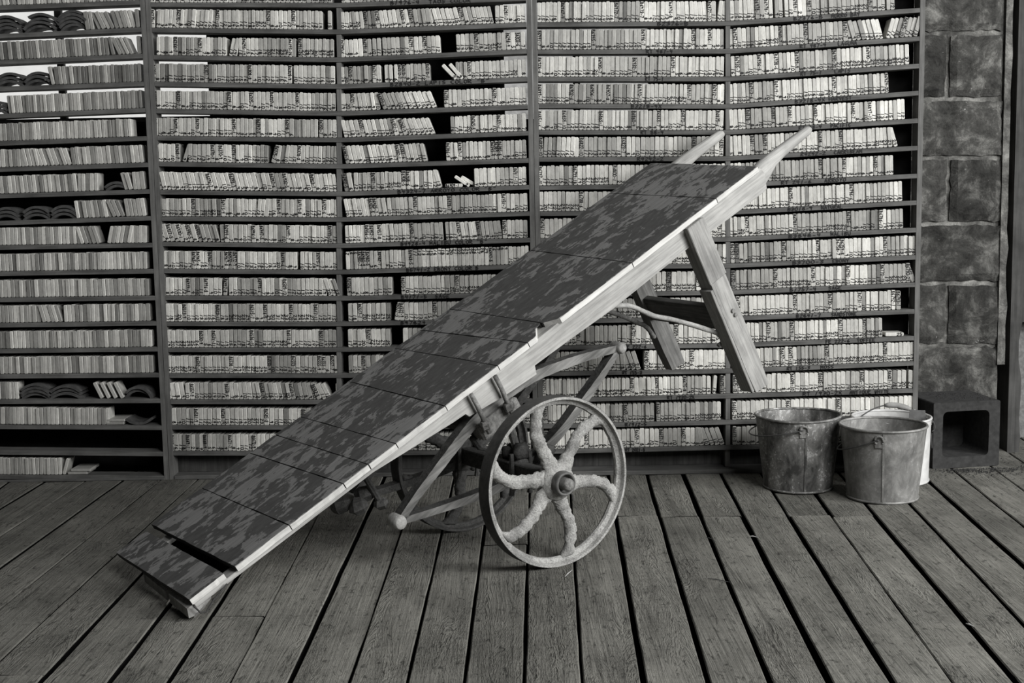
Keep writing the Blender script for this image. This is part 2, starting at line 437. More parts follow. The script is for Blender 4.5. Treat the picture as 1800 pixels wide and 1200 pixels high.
for r in range(7):
    xr = 1763
    segs = [(1600, joints[r], 0), (joints[r], xr, 1)] if r in joints else [(1600, xr, 0)]
    for a, b, s in segs:
        p, q = wp(a, ys[r + 1]), wp(b, ys[r])
        if r == 6: q = wp(1756, ys[r])
        mz = .006
        x0, x1, z0, z1 = p.x + (.004 if s else 0), q.x - (.004 if (len(segs) == 2 and not s) else 0), p.z + mz, q.z - mz
        o = done('block', blockmesh(x0, x1, z0, z1, r * 7.3 + s * 3), M['block'], wall, False); o.location = ((x0 + x1) / 2, WY, (z0 + z1) / 2)
# mortar smear up the pier's broken right edge
rings = []
zz = [wp(1768, y).z for y in range(-40, 641, 34)]
for i, z in enumerate(zz):
    xa = wp(1761, 300).x; w = .024 + .010 * noise.noise(Vector((0, i * .9, 4)))
    if i > 15: w += .004
    rings.append([(xa, WY - .004, z), (xa + w, WY - .002 + .006 * noise.noise(Vector((i * 1.3, 0, 0))), z), (xa + w, WY + .09, z), (xa, WY + .09, z)])
bm = bmesh.new(); loft(bm, rings); done('mortar_edge', bm, M['joint'], wall)
# door post and the plank beyond it
px0, px1 = wp(1771, 400, .26).x, wp(1797, 400, .26).x
rings = []
for i in range(30):
    z = -.02 + i * 2.05 / 29; w = .006 * noise.noise(Vector((i * .7, 1, 0))) - (.010 if 4 < i < 7 else 0)
    rings.append([(px0 + .01, .235, z), (px1 + w, .235 + .004 * noise.noise(Vector((i, 5, 0))), z), (px1 + w, .36, z), (px0 + .01, .36, z)])
bm = bmesh.new(); loft(bm, rings); o = done('trim_1', bm, M['darkw']); tag(o, 'dark rotting wooden door post beside the block pier', kind='structure')
bm = bmesh.new(); box(bm, px1 + .005, 2.6, .42, .46, .45, 2.05); o = done('door_1', bm, M['darkw']); tag(o, 'dark plank door leaf beyond the post', kind='structure')
bm = bmesh.new(); box(bm, px1 - .05, 2.6, .5, .56, -.05, .5); o = done('wall_right', bm, M['mortar']); tag(o, 'pale stone wall beyond the door post', kind='structure')

# ------------------------------------------------------------------ the three racks
SH = {  # centre line of each shelf's front edge in the photograph: (left, middle, right)
 'A': ((-8, 0, 244), [(14, 13.5, 4), (64, 63.5, 52), (109.5, 109.5, 98.5), (156, 156, 147.5), (204, 204, 194), (252, 252, 243.5), (298, 298, 290), (344.5, 344.5, 337), (392, 392, 384), (435, 435, 431), (481, 481, 477), (527, 527, 524), (571.5, 571.5, 568.5), (617, 617, 614), (661.5, 661.5, 659.5), (706, 706, 704.5), (750, 750, 751.5), (795, 795, 797.5), (838, 838, 839.5)]),
 'B': ((268, 595, 926), [(8, 9, -3), (52.5, 56, 43), (100.5, 105, 90), (147.5, 152, 139), (195, 199.5, 187.5), (242.5, 246, 234), (288, 292.5, 282), (337.5, 341, 329), (384, 386, 375.5), (428.5, 432, 422), (476, 478.5, 468), (523, 524.5, 517), (569, 569.5, 563), (615, 614.5, 609), (660, 660, 657), (706, 706.5, 704), (751, 751.5, 748.5), (796.5, 797, 793.5)]),
 'C': ((946, 1280, 1613), [(-4, -6, -28), (43, 41, 18), (91, 90, 68), (139, 138.5, 116), (186, 187, 163.5), (232.5, 232.5, 212), (280, 278.5, 260), (330, 326, 309), (375.5, 373.5, 356), (422.5, 420.5, 404), (470, 467, 452), (519, 514, 500), (565, 560, 547), (611.5, 607, 594), (657, 652, 638), (704, 696, 686), (749.5, 742, 732), (794, 786.5, 779)]),
}
TS = .0148      # shelf thickness
DEP = .064      # depth of a rack
LINES = {}
for u, (xs, rows) in SH.items(): LINES[u] = [[rack_at(x, y) for x, y in zip(xs, r)] for r in rows]
def zline(u, i, a):
    (a0, z0), (a1, z1), (a2, z2) = LINES[u][i]
    if u == 'A' : return z1 + (z2 - z1) * (a - a1) / (a2 - a1)
    if a < a1: return z0 + (z1 - z0) * (a - a0) / (a1 - a0)
    return z1 + (z2 - z1) * (a - a1) / (a2 - a1)
def sx(u, i, px):       # rack coordinate of pixel column px at shelf i
    xs, rows = SH[u]; r = rows[i]
    t = (px - xs[1]) / ((xs[2] if px > xs[1] else xs[0]) - xs[1]) if px != xs[1] else 0
    y = r[1] + ((r[2] if px > xs[1] else r[0]) - r[1]) * t
    return rack_at(px, y)[0]
TEXT = {('B', 0): [(687, 830, 'B1976-4  TAOS COLOR')], ('B', 3): [(687, 862, 'B2840-2 LAPIS COLOR "B"')], ('B', 7): [(700, 874, 'B4324-7 ARROYO COLOR "B"')],
 ('B', 9): [(705, 858, 'B4928-4 MALIBU COLOR "B"')], ('B', 10): [(715, 843, 'B5741-2 EBONY COLOR B')], ('B', 11): [(706, 792, 'B4171-5  SAGE')], ('B', 12): [(705, 750, 'B97824')],
 ('C', 1): [(1156, 1212, 'B2376-B'), (1396, 1448, 'B2376-B'), (1462, 1513, 'MORRO BAY')], ('C', 2): [(1137, 1184, 'RT 487-4'), (1407, 1454, 'RT 487-4'), (1474, 1508, 'LAGUNA')],
 ('C', 3): [(1135, 1168, 'RT 75-1'), (1408, 1446, 'RT 75-1'), (1468, 1496, 'LAPIS')], ('C', 4): [(1110, 1165, 'B3218-4X'), (1398, 1452, 'B3218-4X'), (1458, 1499, 'HARVEST')],
 ('C', 5): [(1127, 1168, 'RT 88-4'), (1405, 1446, 'RT 88-4'), (1461, 1497, 'PACIFIC')], ('C', 6): [(1121, 1168, 'R4242-2'), (1408, 1453, 'R4242-2'), (1467, 1517, 'CARRIBEAN')],
 ('C', 7): [(1374, 1428, 'RT 241-6'), (1450, 1489, 'ARROYO')], ('C', 8): [(1385, 1430, 'B3018-9'), (1444, 1483, 'NATURAL')], ('C', 9): [(1387, 1445, 'B3848-4'), (1461, 1497, 'MALIBU')],
 ('C', 10): [(1394, 1450, 'B3700-3'), (1464, 1494, 'EBONY')], ('C', 11): [(1389, 1437, 'B1757-4'), (1457, 1481, 'SAGE')], ('C', 12): [(1400, 1445, 'B2841-7'), (1462, 1507, 'SANDSTONE')],
 ('C', 13): [(1098, 1138, 'FE 222-6'), (1452, 1495, 'FE 222-6'), (1507, 1540, 'TOFFEE')], ('C', 14): [(1095, 1130, 'RT 155-3'), (1384, 1425, 'RT 155-3'), (1443, 1467, 'MOSS')],
 ('C', 15): [(1174, 1222, 'RT 1930-2X'), (1412, 1482, 'RT 1930-2X'), (1494, 1565, 'ANTIQUE WHITE')], ('C', 16): [(1100, 1138, 'R1912-5')], ('C', 17): [(1100, 1135, 'RT 2021-5')]}
RACKS = {}
aAB = rack_at(257.5, 50)[0]; aBC = rack_at(935, 50)[0]; aEnd = rack_at(1626, 50)[0]; aStart = -2.42
PT = .0165
EXT = {'A': (aStart, aAB - .0008), 'B': (aAB + .0008, aBC - .0008), 'C': (aBC + .0008, aEnd)}
LAB = {'A': 'long wooden tile rack at the dark left end, its tiles unmarked', 'B': 'wooden tile rack in the middle, behind the sloping barrow deck', 'C': 'wooden tile rack beside the block pier, shelf edges hand-lettered with colours'}
for u in 'ABC':
    r = empty('tile_rack', rackP(EXT[u][0], 0, 0)); RACKS[u] = r
    tag(r, LAB[u], 'rack', 'tile racks along the back wall')
    r.rotation_euler = (0, 0, math.atan2(E_.y, E_.x)); base = EXT[u][0]
    a0, a1 = EXT[u][0] - base, EXT[u][1] - base
    top = 1.70
    for x in (a0, a1 - PT):
        bm = bmesh.new(); rings = []
        for k in range(13):
            z = top * k / 12; j = .0012 * noise.noise(Vector((x * 3 + k * .8, 2, ord(u))))
            rings.append([(x + j, 0 + j, z), (x + PT + j, j, z), (x + PT + j, DEP, z), (x + j, DEP, z)])
        loft(bm, rings); done('side_post', bm, M['post'], r)
    n = len(SH[u][1])
    for i in range(n):
        L = LINES[u][i]; pts = []
        xa, xb = a0 + PT + .0006, a1 - PT - .0006
        for k in range(13):
            x = xa + (xb - xa) * k / 12; pts.append((x, zline(u, i, x + base)))
        bm = bmesh.new(); sd = i * 3.1 + ord(u)
        loft(bm, [[(x, .0006 * noise.noise(Vector((x * 6, sd, 0))), z - TS / 2), (x, .0008, z + TS / 2 - .001), (x, .002, z + TS / 2), (x, DEP - .002, z + TS / 2), (x, DEP - .002, z - TS / 2)] for x, z in pts])
        bmesh.ops.recalc_face_normals(bm, faces=bm.faces)
        me = bpy.data.meshes.new('shelf'); bm.to_mesh(me); bm.free()
        if (u, i) in TEXT:
            vs = [tuple(v.co) for v in me.vertices]; fs = [tuple(p.vertices) for p in me.polygons]; n0 = len(fs)
            for p0, p1, t in TEXT[u, i]:
                b0, b1 = sx(u, i, p0), sx(u, i, p1); adv = (b1 - b0) / len(t)
                ink(vs, fs, t, lambda U, V, b0=b0: (b0 + U - base, -.0012, zline(u, i, b0 + U) - .0052 + V), adv, adv * .64, .0108, .0012)
            me = bpy.data.meshes.new('shelf'); me.from_pydata(vs, [], fs); me.update()
            for p in me.polygons: p.material_index = 1 if p.index >= n0 else 0
        link('shelf', me, r, [M['shelf'], M['ink']])
    if u != 'A':
        for i in range(n - 1):
            am = LINES[u][i][1][0] - base; z1 = zline(u, i, am + base) - TS / 2 - .0005; z0 = zline(u, i + 1, am + base) + TS / 2 + .0005
            boxo('divider', (am - .0085, am + .0075, .003, DEP - .004, z0, z1), M['post'], r, .001)
        am = LINES[u][n - 1][1][0] - base
        boxo('divider', (am - .0085, am + .0075, .012, DEP - .004, .016, zline(u, n - 1, am + base) - TS / 2 - .0005), M['post'], r, .001)
        boxo('base_board', (a0 + PT, a1 - PT, -.03 if u == 'C' else -.004, DEP, .0005, .015), M['shelf'], r, .002)
        boxo('back_board', (a0 + PT, a1 - PT, DEP - .012, DEP - .004, .016, zline(u, n - 1, am + base) - TS / 2 - .001), M['darkw'], r, 0)
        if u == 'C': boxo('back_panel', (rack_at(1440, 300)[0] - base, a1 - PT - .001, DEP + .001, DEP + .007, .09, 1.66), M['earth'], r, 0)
    else:
        boxo('base_board', (a0 + PT, a1 - PT, -.004, DEP, .0005, .008), M['shelf'], r, .001)

# ------------------------------------------------------------------ tiles on the shelves
ROWS = {
 'B1': (('B', 0, 583, .0598), [
  (264, 583, '2-9 B6248-1 2-12 B6251-4 5-19 B6254-1 2-6'),
  (264, 583, 'B6275-1 _2 >5 2-6 B6270-7 8-15 >2 16 B6271-10 >0 11-22 B6268-7 8-12 B6265-7 8-10 11-14 _9 15'),
  (275, 587, '6-9 B6266-7 8-12 B6287-6 7-12 _4 >12 13 14 >0 _3 15 B6295-14 15-24 B6295-26 . _3 B6291-26 27-34'),
  (266, 589, 'B6304-7 8-18 B6307-7 8-16 B6308-8 9-16 B6309-9 _3 10-18'),
  (268, 590, 'B6322-7 8-12 B6323-7 8-18 B6324-7 8-11 B6325-7 8-11 B6327-6 7-11 B6330-9 10-18'),
  (269, 592, 'B6341-6 7-10 B6344-6 7-10 B6343-7 8-15 B6345-1 2-6 B6347-5 6-11 B6348-5 6 . . . . . . _2 B6350-7 8-10'),
  (271, 593, 'B6366-6 7-10 B6368-7 _3 >18 9 >0 _4 10-14 B6370-7 8 B6370-9 10 11 B6376-7 8-15 _4 >14 B6375-7 >8 8-11 >3 12 B6378-8 9-17'),
  (278, 594, '>-12 B6393-4 5-15 >-15 B6396-7 8-11 >-13 B6398-3 4-11 B6397-6 7 8 B6400-5 6-10 >-9 B6403-7 8-12'),
  (277, 596, 'B6412-9 10-16 B6413-17 18-23 B6415-4 5-12 >6 13 14 >3 . >0 15 16 B6418-4 5-8 B6419-8 9-13 B6422-6 7-9'),
  (283, 593, '>-15 B6428-5 6 B6427-5 6 B6430-1 2 B6440-5 6 B6443-4 5-8 >-4 9 >0 B6444-6 7-11 B6446-5 6 B6447-5 6-10 B6449-7 8-16 B6449-12 13'),
  (280, 600, 'B6455-7 8-14 B6465-7 B6465-6 15 16 B6466-1 2-4 B6467-8 B6472-6 B6472-9 10-20 B6474-6 7-9 _5 10-13 B6475-6 7-11'),
  (282, 600, 'B6493-7 8-12 B6494-8 9-11 B6496-8 9-11 _2 >4 B6497-8 >0 _3 9-15 B6498-6 7-11 B6504-10 11-19 _3 >-18 20-22'),
  (283, 598, 'B6512-16 17-20 B6513-9 10-16 B6523-17 18-24 B6515-7 8 9 B6516-5 29-33 B6516-22 23-27 B6517-11 12-16'),
  (287, 592, 'B6529-18 19-26 B6530-4 5 6 B6531-11 12-19 B6536-15 16-23 B6512-8 9-15 B6517-13 14-16'),
  (287, 594, 'B6546-18 19-25 B6532-10 11-17 B6538-17 18-25 B6550-9 10-14 B6553-15 16-20 B6555-4 B6555-5 6 B6557-7 8'),
  (294, 598, '>-9 B6551-6 7-9 >0 10 B6557-9 10-16 >-4 B6558-6 7-12 >-9 13 B6568-14 15-20 >-12 B6567-5 6-10 >-24 B6582-8 11 12 _6 >0 8'),
  (293, 600, 'B6572-7 8-12 B6581-9 11-15 B6583-14 15-23 B6585-8 9-15 B6600-9 10-17'),
  (299, 600, 'B6666-15 16-18 B6669-1 2-4 B6668-4 5-9 B6671-7 8-12 B6672-4 5-9 B6674-2 3-16')]),
 'B2': (('B', 595, 924, .0605), [
  (600, 922, '10-19 B6249-1 2-12 B6252-4 5-15 B6255-1 2-8'),
  (600, 924, '10 17 18 >-4 19 20 . B6264-1 2 3 >-7 B6258-1 2-6 B6263-3 4 B6276-4 5-9 >-13 10-15 B6279-7 >-11 8-14 _2 >0 15 16 B6281-7 8-11'),
  (598, 924, 'B6290-6 7-9 . B6291-8 9 _1 10 _1 11 _2 12-17 B6294-1 2 3 B6299-9 10-12 _28 13-16 B6297-17 18-22 . B6298-4 5 B6303-6 7'),
  (598, 925, '19 20 B6310-4 5-9 B6311-1 2 _6 4 5 _2 6 B6312-7 B6313-7 8-12 B6318-1 _45 4-6 B6320-9 10-20 . 8'),
  (600, 926, '19 20 B6321-4 >-6 5-10 _5 >-20 B6322-6 7-17 >0 _12 B6338-6 7 8 . 10-16 B6339-6 7-13'),
  (605, 926, '>-11 11-14 B6351-7 8-14 B6352-2 3 >-20 B6362-9 10-15 >0 _27 16-20 B6365-5 6-10 B6371-1 2-7'),
  (608, 926, '>-11 B6382-5 6-17 >-10 B6382-1 B6383-6 7-11 >0 _33 B6386-4 5 6 B6387-1 2-8 B6393-4 B6384-2 B6385-6 7-12'),
  (606, 926, '>-9 B6402-5 6 >0 12-15 B6407-16 17-22 B6408-5 B6408-6 7-12 >-14 13 >0 _57 4-12 B6411-13 14 15'),
  (609, 928, '>-8 10-13 . . B6425-5 B6425-7 8 9 >-3 10-14 >0 15 B6426-7 8-14 B6428-7 8-18 _1 . B6431-7 8-12'),
  (607, 928, '14-17 . B6456-5 B6452-5 6 >-2 B6457-8 11-17 B6453-7 8-14 _4 15 16 >-6 17 B6460-4 5-8 B6461-6 7-11 >0 B6464-7 8-12'),
  (608, 930, '2 6 5 B6480-7 B6480-4 B6480-5 3 6 B6482-7 . 5 14 11-13 . B6468-5 11-16 17-29 B6497-5 6-14'),
  (610, 930, 'B6506-4 5-13 _16 B6510-9 10-20 B6511-22 23-37'),
  (612, 930, '17 18 B6517-1 20-25 _6 >10 B6521-5 >0 B6522-9 10-15 B6523-5 6-24'),
  (612, 930, '17-20 B6507-7 22-25 _22 1-27'), (613, 930, '9-11 B6557-4 12-48'), (610, 931, '8-12 B6570-2 3-36'), (612, 932, '5-12 B6574-3 4-35'), (614, 934, '5-12 B6675-3 4-34')]),
 'C1': (('C', 946, 1277, .0650), [None,
  (945, 1276, '14-18 . B6967-4 5-16 B6972-7 8-12 B6973-7 8-13 >-4 B6976-8 9-16 >0 B6977-10 11 _2 >5 12 13'),
  (945, 1273, 'B6941-7 8-19 B6945-4 5-15 B6946-7 8-18 B6953-5 6-8 B6956-1 2-4'),
  (946, 1273, 'B6926-6 7-20 B6930-7 8-14 B6932-5 6-13 B6934-4 5-16'),
  (946, 1274, 'B6899-11 12-18 B6902-6 7-10 B6906-1 2-4 B6907-8 9-15 B6910-13 14-24 B6911-7 8-12 B6912-7 8 9'),
  (945, 1272, 'B6851-6 7-11 B6854-10 11-18 B6865-1 2-8 B6860-4 5-9 B6865-7 8-12 B6870-6 7-13 B6875-6 7'),
  (947, 1272, 'B6820-10 >3 11-17 >0 . B6822-10 11-18 B6823-7 8-21 B6830-6 7-11 B6832-14'),
  (946, 1275, 'B6797-10 11-17 B6799-18 19-25 . B6800-1 2-26'), (948, 1277, '19-27 B6788-6 7-28 B6790-1 2-10'), (950, 1277, 'B6761-1 2-37 B6773-15 16'),
  (950, 1278, 'B6745-1 2-34 15-18 22 24 27'), (950, 1278, 'B6730-1 2-22 27-29 B6729-30 31-35 B6725-9 10-14'), (951, 1278, 'B6721-1 2-14 21-27 B6722-8 9-22'),
  (950, 1276, '8-15 B6700-1 2-12 B6707-13 14-21 B6709-10 11-18 B6711-5 6'), (953, 1278, 'B6685-4 . B6684-7 8-12 B6689-4 7 11-14 >-6 15-18 >-18 _2 19-21 >0 _4 B6690-22 23 14-20 21 B6693-6 7-13'),
  (953, 1279, 'B6657-1 2-14 24-31 B6672-7 8-12 B6674-13 14-19 B6675-8 9-14 _3 >4 15 >0 _7 B6675-16 17'), (955, 1268, 'B6660-5 6-22 B6655-12 13-18 _3 B6653-11 12-25'),
  (956, 1276, 'B6662-1 2-9 B6663-2 3-12 B6654-7 8-11 B6657-7 8-10 . B6657-5 6-8 >-8 9 >-20 _2 10-13')]),
 'C2': (('C', 1284, 1606, .0650), [None,
  (1284, 1574, '14-19 B6978-1 2 B6978-7 8 _3 9 10 _3 11 12 B6984-1 2 . B6987-9 10-22 B6989-7 8-10 _2 . 12'),
  (1283, 1613, '5 B6957-12 13-22 B6960-7 8-12 B6962-7 8-15 B6961-7 8 _1 >-14 9-15 _3 >18 16-18 B6925-10 11-13'),
  (1286, 1599, '16 B6935-7 8-11 B6936-6 7-9 B6938-6 7-10 B6939-4 5-12 B6940-20 21-27 B6940-28 29-37'),
  (1283, 1563, '10-14 B6913-6 7-11 B6914-7 8-20 B6924-7 8-19 B6924-20'),
  (1283, 1592, '8-11 B6878-7 8-12 B6880-6 7-9 B6881-1 8-12 B6883-7 8-14 . B6882-7 8-10 B6897-10 11-15 . 11 12'),
  (1283, 1580, '5 . 8 . . B6811-4 5 6 B6834-8 9-13 7-13 B6838-6 7-10 B6841-11 12-21 >-3 23 24 _3 >-14 24'),
  (1285, 1571, '1-14 5-13 B6815-7 8-12 B6816-1 2-8 B6820-1 2-5'), (1285, 1587, '1-7 7-13 B6795-1 2-15 B6796-6 7-18'),
  (1284, 1588, '17-20 B6779-7 8-18 B6781-12 13-24 B6785-6 7-12 . B6786-13 14-18'), (1285, 1611, 'B6753-2 B6754-7 8-17 B6756-8 9-15 B6775-16 17-19 . B6758-7 B6759-8 9-17 B6761-9 10-16'),
  (1286, 1613, 'B6720-10 11-19 B6736-20 21-28 B6738-9 10-16 B6740-10 11-17 B6770-18 19-23 B6740-24 _2 >-22 B6742'), (1286, 1584, '5 B6735-6 7-18 B6726-5 6-12 B6730-6 7-12 B6731-9 10-16 B6742-1 B6743-1'),
  (1287, 1552, '9-17 B6713-4 5-9 B6714-1 12-22 B6717-14 15-19 B6717-20 21-24'), (1287, 1609, '4-15 B6697-16 17 B6697-18 19-26 B6707-17 18-30 B6703-12 13-19'),
  (1289, 1613, 'B6675-18 19 20 12-14 B6684-4 5-9 B6684-10 11-15 B6685-8 9-13 14-16 B6685-10 11-15 B6687-17 18-20 _3 21 22'), (1287, 1613, 'B6665-24 25-35 B6666-2 3-12 B6667-7 8-23'), (1288, 1613, 'B6653-3 5-44')]),
 'A': (('A', 0, 245, .0590), [
  (-60, 244, '>-4 .*13 >-22 .*1 >0 .*33'), (150, 246, '>-5 .*2 _6 >-22 .*4 >-14 .*5 >-2 .'), (-60, 248, '>-2 .*37 _4 >-9 .*1 _5 >-22 .*4 _6 >0 .'), (90, 248, '>-9 .*1 >-3 .*5 >0 .*18'),
  (14, 250, '>-3 .*4 >0 .*33'), (-60, 232, '>0 .*44'), (-60, 252, '>0 .*15 >-9 .*4 >-16 .*8 >-4 .*18'), (-60, 256, '>-3 .*27 >3 .*5 _47 >-13 .*2 >-3 .*3'), (134, 257, '>-6 .*9 >-20 .*3 _1 >-5 .*5'),
  (-60, 257, '>0 .*29 >-16 .*5 _10 >13 .*6 >3 .*4'), (-60, 258, '.*47'), (-60, 262, '.*47'), (-60, 264, '.*19 >-14 _3 .*5 _2 >0 .*22'), (-60, 267, '.*47'), (-60, 269, '.*48'),
  (-60, 32, '.*15'), (-60, 192, '>2 .*14 >0 .*23'), None, (-60, 114, '.*26 >16 .'), ]),
}
def parse(s):
    out = []; ang = 0.0
    for t in s.split():
        if t[0] == '_': out.append(('gap', float(t[1:]), 0))
        elif t[0] == '>': ang = float(t[1:])
        elif t[0] == 'B': out.append(('code', t, ang))
        elif t[0] == '.': out += [('blank', '', ang)] * (int(t[2:]) if '*' in t else 1)
        elif '-' in t:
            p, q = t.split('-'); out += [('num', str(v), ang) for v in range(int(p), int(q) + 1)]
        else: out.append(('num', t, ang))
    return out
def tile_geo(w, h, d):
    """thin tile standing on edge, origin at its lower left front corner, worn rounded front edges"""
    c, e = .0013, .0011
    fr = [(c + e, 0, c), (w - c - e, 0, c), (w - c, 0, c + e), (w - c, 0, h - c - e), (w - c - e, 0, h - c), (c + e, 0, h - c), (c, 0, h - c - e), (c, 0, c + e)]
    md = [(2 * c, c, 0), (w - 2 * c, c, 0), (w, c, 2 * c), (w, c, h - 2 * c), (w - 2 * c, c, h), (2 * c, c, h), (0, c, h - 2 * c), (0, c, 2 * c)]
    bk = [(x, d, z) for x, y, z in md]
    V = fr + md + bk; F = [tuple(range(8))]
    for a, b in ((0, 8), (8, 16)): F += [(a + i, b + i, b + (i + 1) % 8, a + (i + 1) % 8) for i in range(8)]
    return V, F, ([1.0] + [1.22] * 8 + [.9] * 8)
def tile_mesh_data(kind, text, w, h, ink_top=False):
    V, F, T = tile_geo(w, h, .056 + rnd.uniform(-.002, .002))
    n0 = len(F)
    yf = -.0005
    if kind == 'code':
        adv = (h - .006) / max(len(text), 8)
        ink(V, F, text, lambda U, Vv: (w * .10 + Vv, yf, h - .003 - U), adv, adv * .70, w * .78, .0011)
    elif kind == 'num' and text:
        adv = .0098 if len(text) == 2 else .0095; L = adv * len(text)
        up = .0015 + rnd.uniform(0, .003)
        if ink_top: up = h - L - .003
        ink(V, F, text, lambda U, Vv: (w * .12 + Vv, yf, L + up - U), adv, adv * .66, w * .76, .00122)
    return V, F, T, n0
def rot2(V, ang, w):
    """lean in the rack plane about the lower corner it rests on"""
    c, s = math.cos(ang), math.sin(ang); ox = w if ang > 0 else 0
    # positive ang tips the top to the right
    dx = w - w * c if ang > 0 else 0
    out = [((x - ox) * c + z * s + ox, y, -(x - ox) * s + z * c) for x, y, z in V]
    mx = 0
    return out
def stuffmesh(name, V, F, tones, mats):
    me = bpy.data.meshes.new(name); me.from_pydata(V, [], F); me.update()
    for q in mats: me.materials.append(q)
    at_ = me.attributes.new('tone', 'FLOAT_COLOR', 'FACE')
    buf = []; mi = []
    for t in tones:
        if t is None: buf += [.01, .01, .01, 1]; mi.append(1)
        else: g = grey(t); buf += g; mi.append(0)
    at_.data.foreach_set('color', buf); me.polygons.foreach_set('material_index', mi)
    return me
SINGLE = {('C1', 1), ('C1', 2), ('C1', 3), ('C1', 4), ('C2', 1), ('C2', 2), ('C2', 3)}
SHELFNAME = {('C1', 1): 'top full shelf, lettered B2376-B, before the central divider', ('C1', 2): 'RT 487-4 shelf before the central divider', ('C1', 3): 'RT 75-1 shelf before the central divider', ('C1', 4): 'B3218-4X shelf before the central divider',
 ('C2', 1): 'shelf lettered MORRO BAY', ('C2', 2): 'shelf lettered LAGUNA', ('C2', 3): 'shelf lettered LAPIS by the pier'}
SHELFNAME[('C1', 1)] = 'B2376-B shelf before the central divider'
def ordinal(n):
    w = 'first second third fourth fifth sixth seventh eighth ninth tenth eleventh twelfth thirteenth fourteenth fifteenth sixteenth seventeenth eighteenth nineteenth'.split()
    if n <= 19: return w[n - 1]
    t = {2: 'twenty', 3: 'thirty', 4: 'forty'}[n // 10]
    return {2: 'twentieth', 3: 'thirtieth', 4: 'fortieth'}[n // 10] if n % 10 == 0 else t + '-' + w[n % 10 - 1]
SV, SF, STn = [], [], []
nsingle = 0
for bay, ((u, bx0, bx1, hh), rows) in ROWS.items():
    for i, row in enumerate(rows):
        if row is None: continue
        x0, x1, s = row; tk = parse(s)
        a0, a1 = sx(u, i, x0), sx(u, i, x1)
        px = (a1 - a0) / (x1 - x0)
        wts = [rnd.uniform(.88, 1.12) * (1.04 if k == 'code' else 1) if k != 'gap' else 0 for k, t, g in tk]
        gaps = sum(t * px for k, t, g in tk if k == 'gap')
        foot = [wt / math.cos(math.radians(g)) for wt, (k, t, g) in zip(wts, tk)]
        unit = (a1 - a0 - gaps) / sum(foot)
        if nsingle == 0: pass
        cur = a0; base_t = .55; cnt = 0; prevang = 0
        ntile = sum(1 for k, t, g in tk if k != 'gap')
        for (k, t, g), wt in zip(tk, wts):
            if k == 'gap': cur += t * px; continue
            cnt += 1
            if k == 'code' or rnd.random() < .10: base_t = rnd.choice([.33, .42, .49, .54, .58, .63])
            tone = base_t * rnd.uniform(.85, 1.15)
            if rnd.random() < .09: tone *= rnd.uniform(.4, .75)
            if k == 'code': tone *= .9
            if u == 'A': tone = rnd.choice([.2, .28, .34, .4, .45, .5, .54]) * rnd.uniform(.85, 1.15); tone = min(tone, .56) * (.62 if i in (1, 2, 3, 8) and rnd.random() < .5 else 1)
            if bay == 'A' and i in (2, 3): tone *= .8
            if bay == 'B2' and i == 10 and cnt > 17 and cnt < 42: inktop = True
            else: inktop = (bay, i, cnt) in (('B2', 10, 1), ('B2', 10, 2), ('B2', 10, 3))
            w = unit * wt * rnd.uniform(.92, .965)
            hq = hh * rnd.uniform(.975, 1.02) * (.97 if i > 14 and u != 'A' else 1) * (.945 if bay == 'B2' and 1 <= i <= 5 else 1)
            slope = (zline(u, i, cur + .01) - zline(u, i, cur)) / .01
            ang = math.radians(g + rnd.uniform(-.8, .8)) - math.atan(slope)
            V, F, T, n0 = tile_mesh_data(k if u != 'A' else 'blank', t, w, hq, inktop)
            V = rot2(V, ang, w)
            zmin = min(v[2] for v in V); dd = .002 + rnd.uniform(0, .006)
            zb = max(zline(u, i, cur), zline(u, i, cur + w)) + TS / 2 + .0004
            # the lowest corner touches the shelf
            cx = cur
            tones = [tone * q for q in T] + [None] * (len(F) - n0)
            if (bay, i) in SINGLE:
                me = stuffmesh('sample_tile', [(x, y, z - zmin) for x, y, z in V], F, tones, [M['tile'], M['ink']])
                o = link('sample_tile', me); o.matrix_world = MR @ Matrix.Translation((cx, dd, zb)); nsingle += 1
                ln = 'leaning ' if abs(g) > 8 else ''
                mk = 'unmarked' if k == 'blank' else ('marked ' + t if k == 'code' else 'numbered ' + t)
                pos = 'last' if cnt == ntile else ordinal(cnt)
                tag(o, '%stile %s, %s from the left on the %s' % (ln, mk, pos, SHELFNAME[bay, i]) if pos != 'last' else '%stile %s, at the right end of the %s' % (ln, mk, SHELFNAME[bay, i]),
                    'tile', 'glazed sample tiles on the upper lettered shelves')
            else:
                k0 = len(SV)
                SV += [tuple(rackP(cx + x, dd + y, zb + z - zmin)) for x, y, z in V]
                SF += [tuple(q + k0 for q in f) for f in F]; STn += tones
            cur += unit * wt / math.cos(math.radians(g))
me = stuffmesh('sample_tiles', SV, SF, STn, [M['tile'], M['ink']])
st = link('sample_tiles', me); tag(st, 'thousands of thin sample tiles filed on edge along all other shelves', 'tiles', kind='stuff')
print('single tiles', nsingle, 'stuff faces', len(SF))

def lone_tile(label, u, i, px, ang, kind, text, tone, h=.0635, w=.0125, lift=0.0, dy=0.0):
    V, F, T, n0 = tile_mesh_data(kind, text, w, h); a = sx(u, i, px)
    c, s = math.cos(ang), math.sin(ang)
    V = [(x * c + z * s, y, -x * s + z * c) for x, y, z in V]
    zmin = min(v[2] for v in V); V = [(x, y, z - zmin) for x, y, z in V]
    zz = max(zline(u, i, a + v[0]) for v in V) + TS / 2 + .0005
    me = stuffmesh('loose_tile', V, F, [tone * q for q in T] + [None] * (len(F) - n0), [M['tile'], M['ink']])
    o = link('loose_tile', me); o.matrix_world = MR @ Matrix.Translation((a, .003 + dy, zz + lift))
    tag(o, label, 'tile', 'tiles lying loose or toppled on the shelves'); return o
R = math.radians
lone_tile('toppled tile numbered 2 in the gap above LAPIS COLOR "B"', 'B', 3, 799, R(-43), 'num', '2', .66)
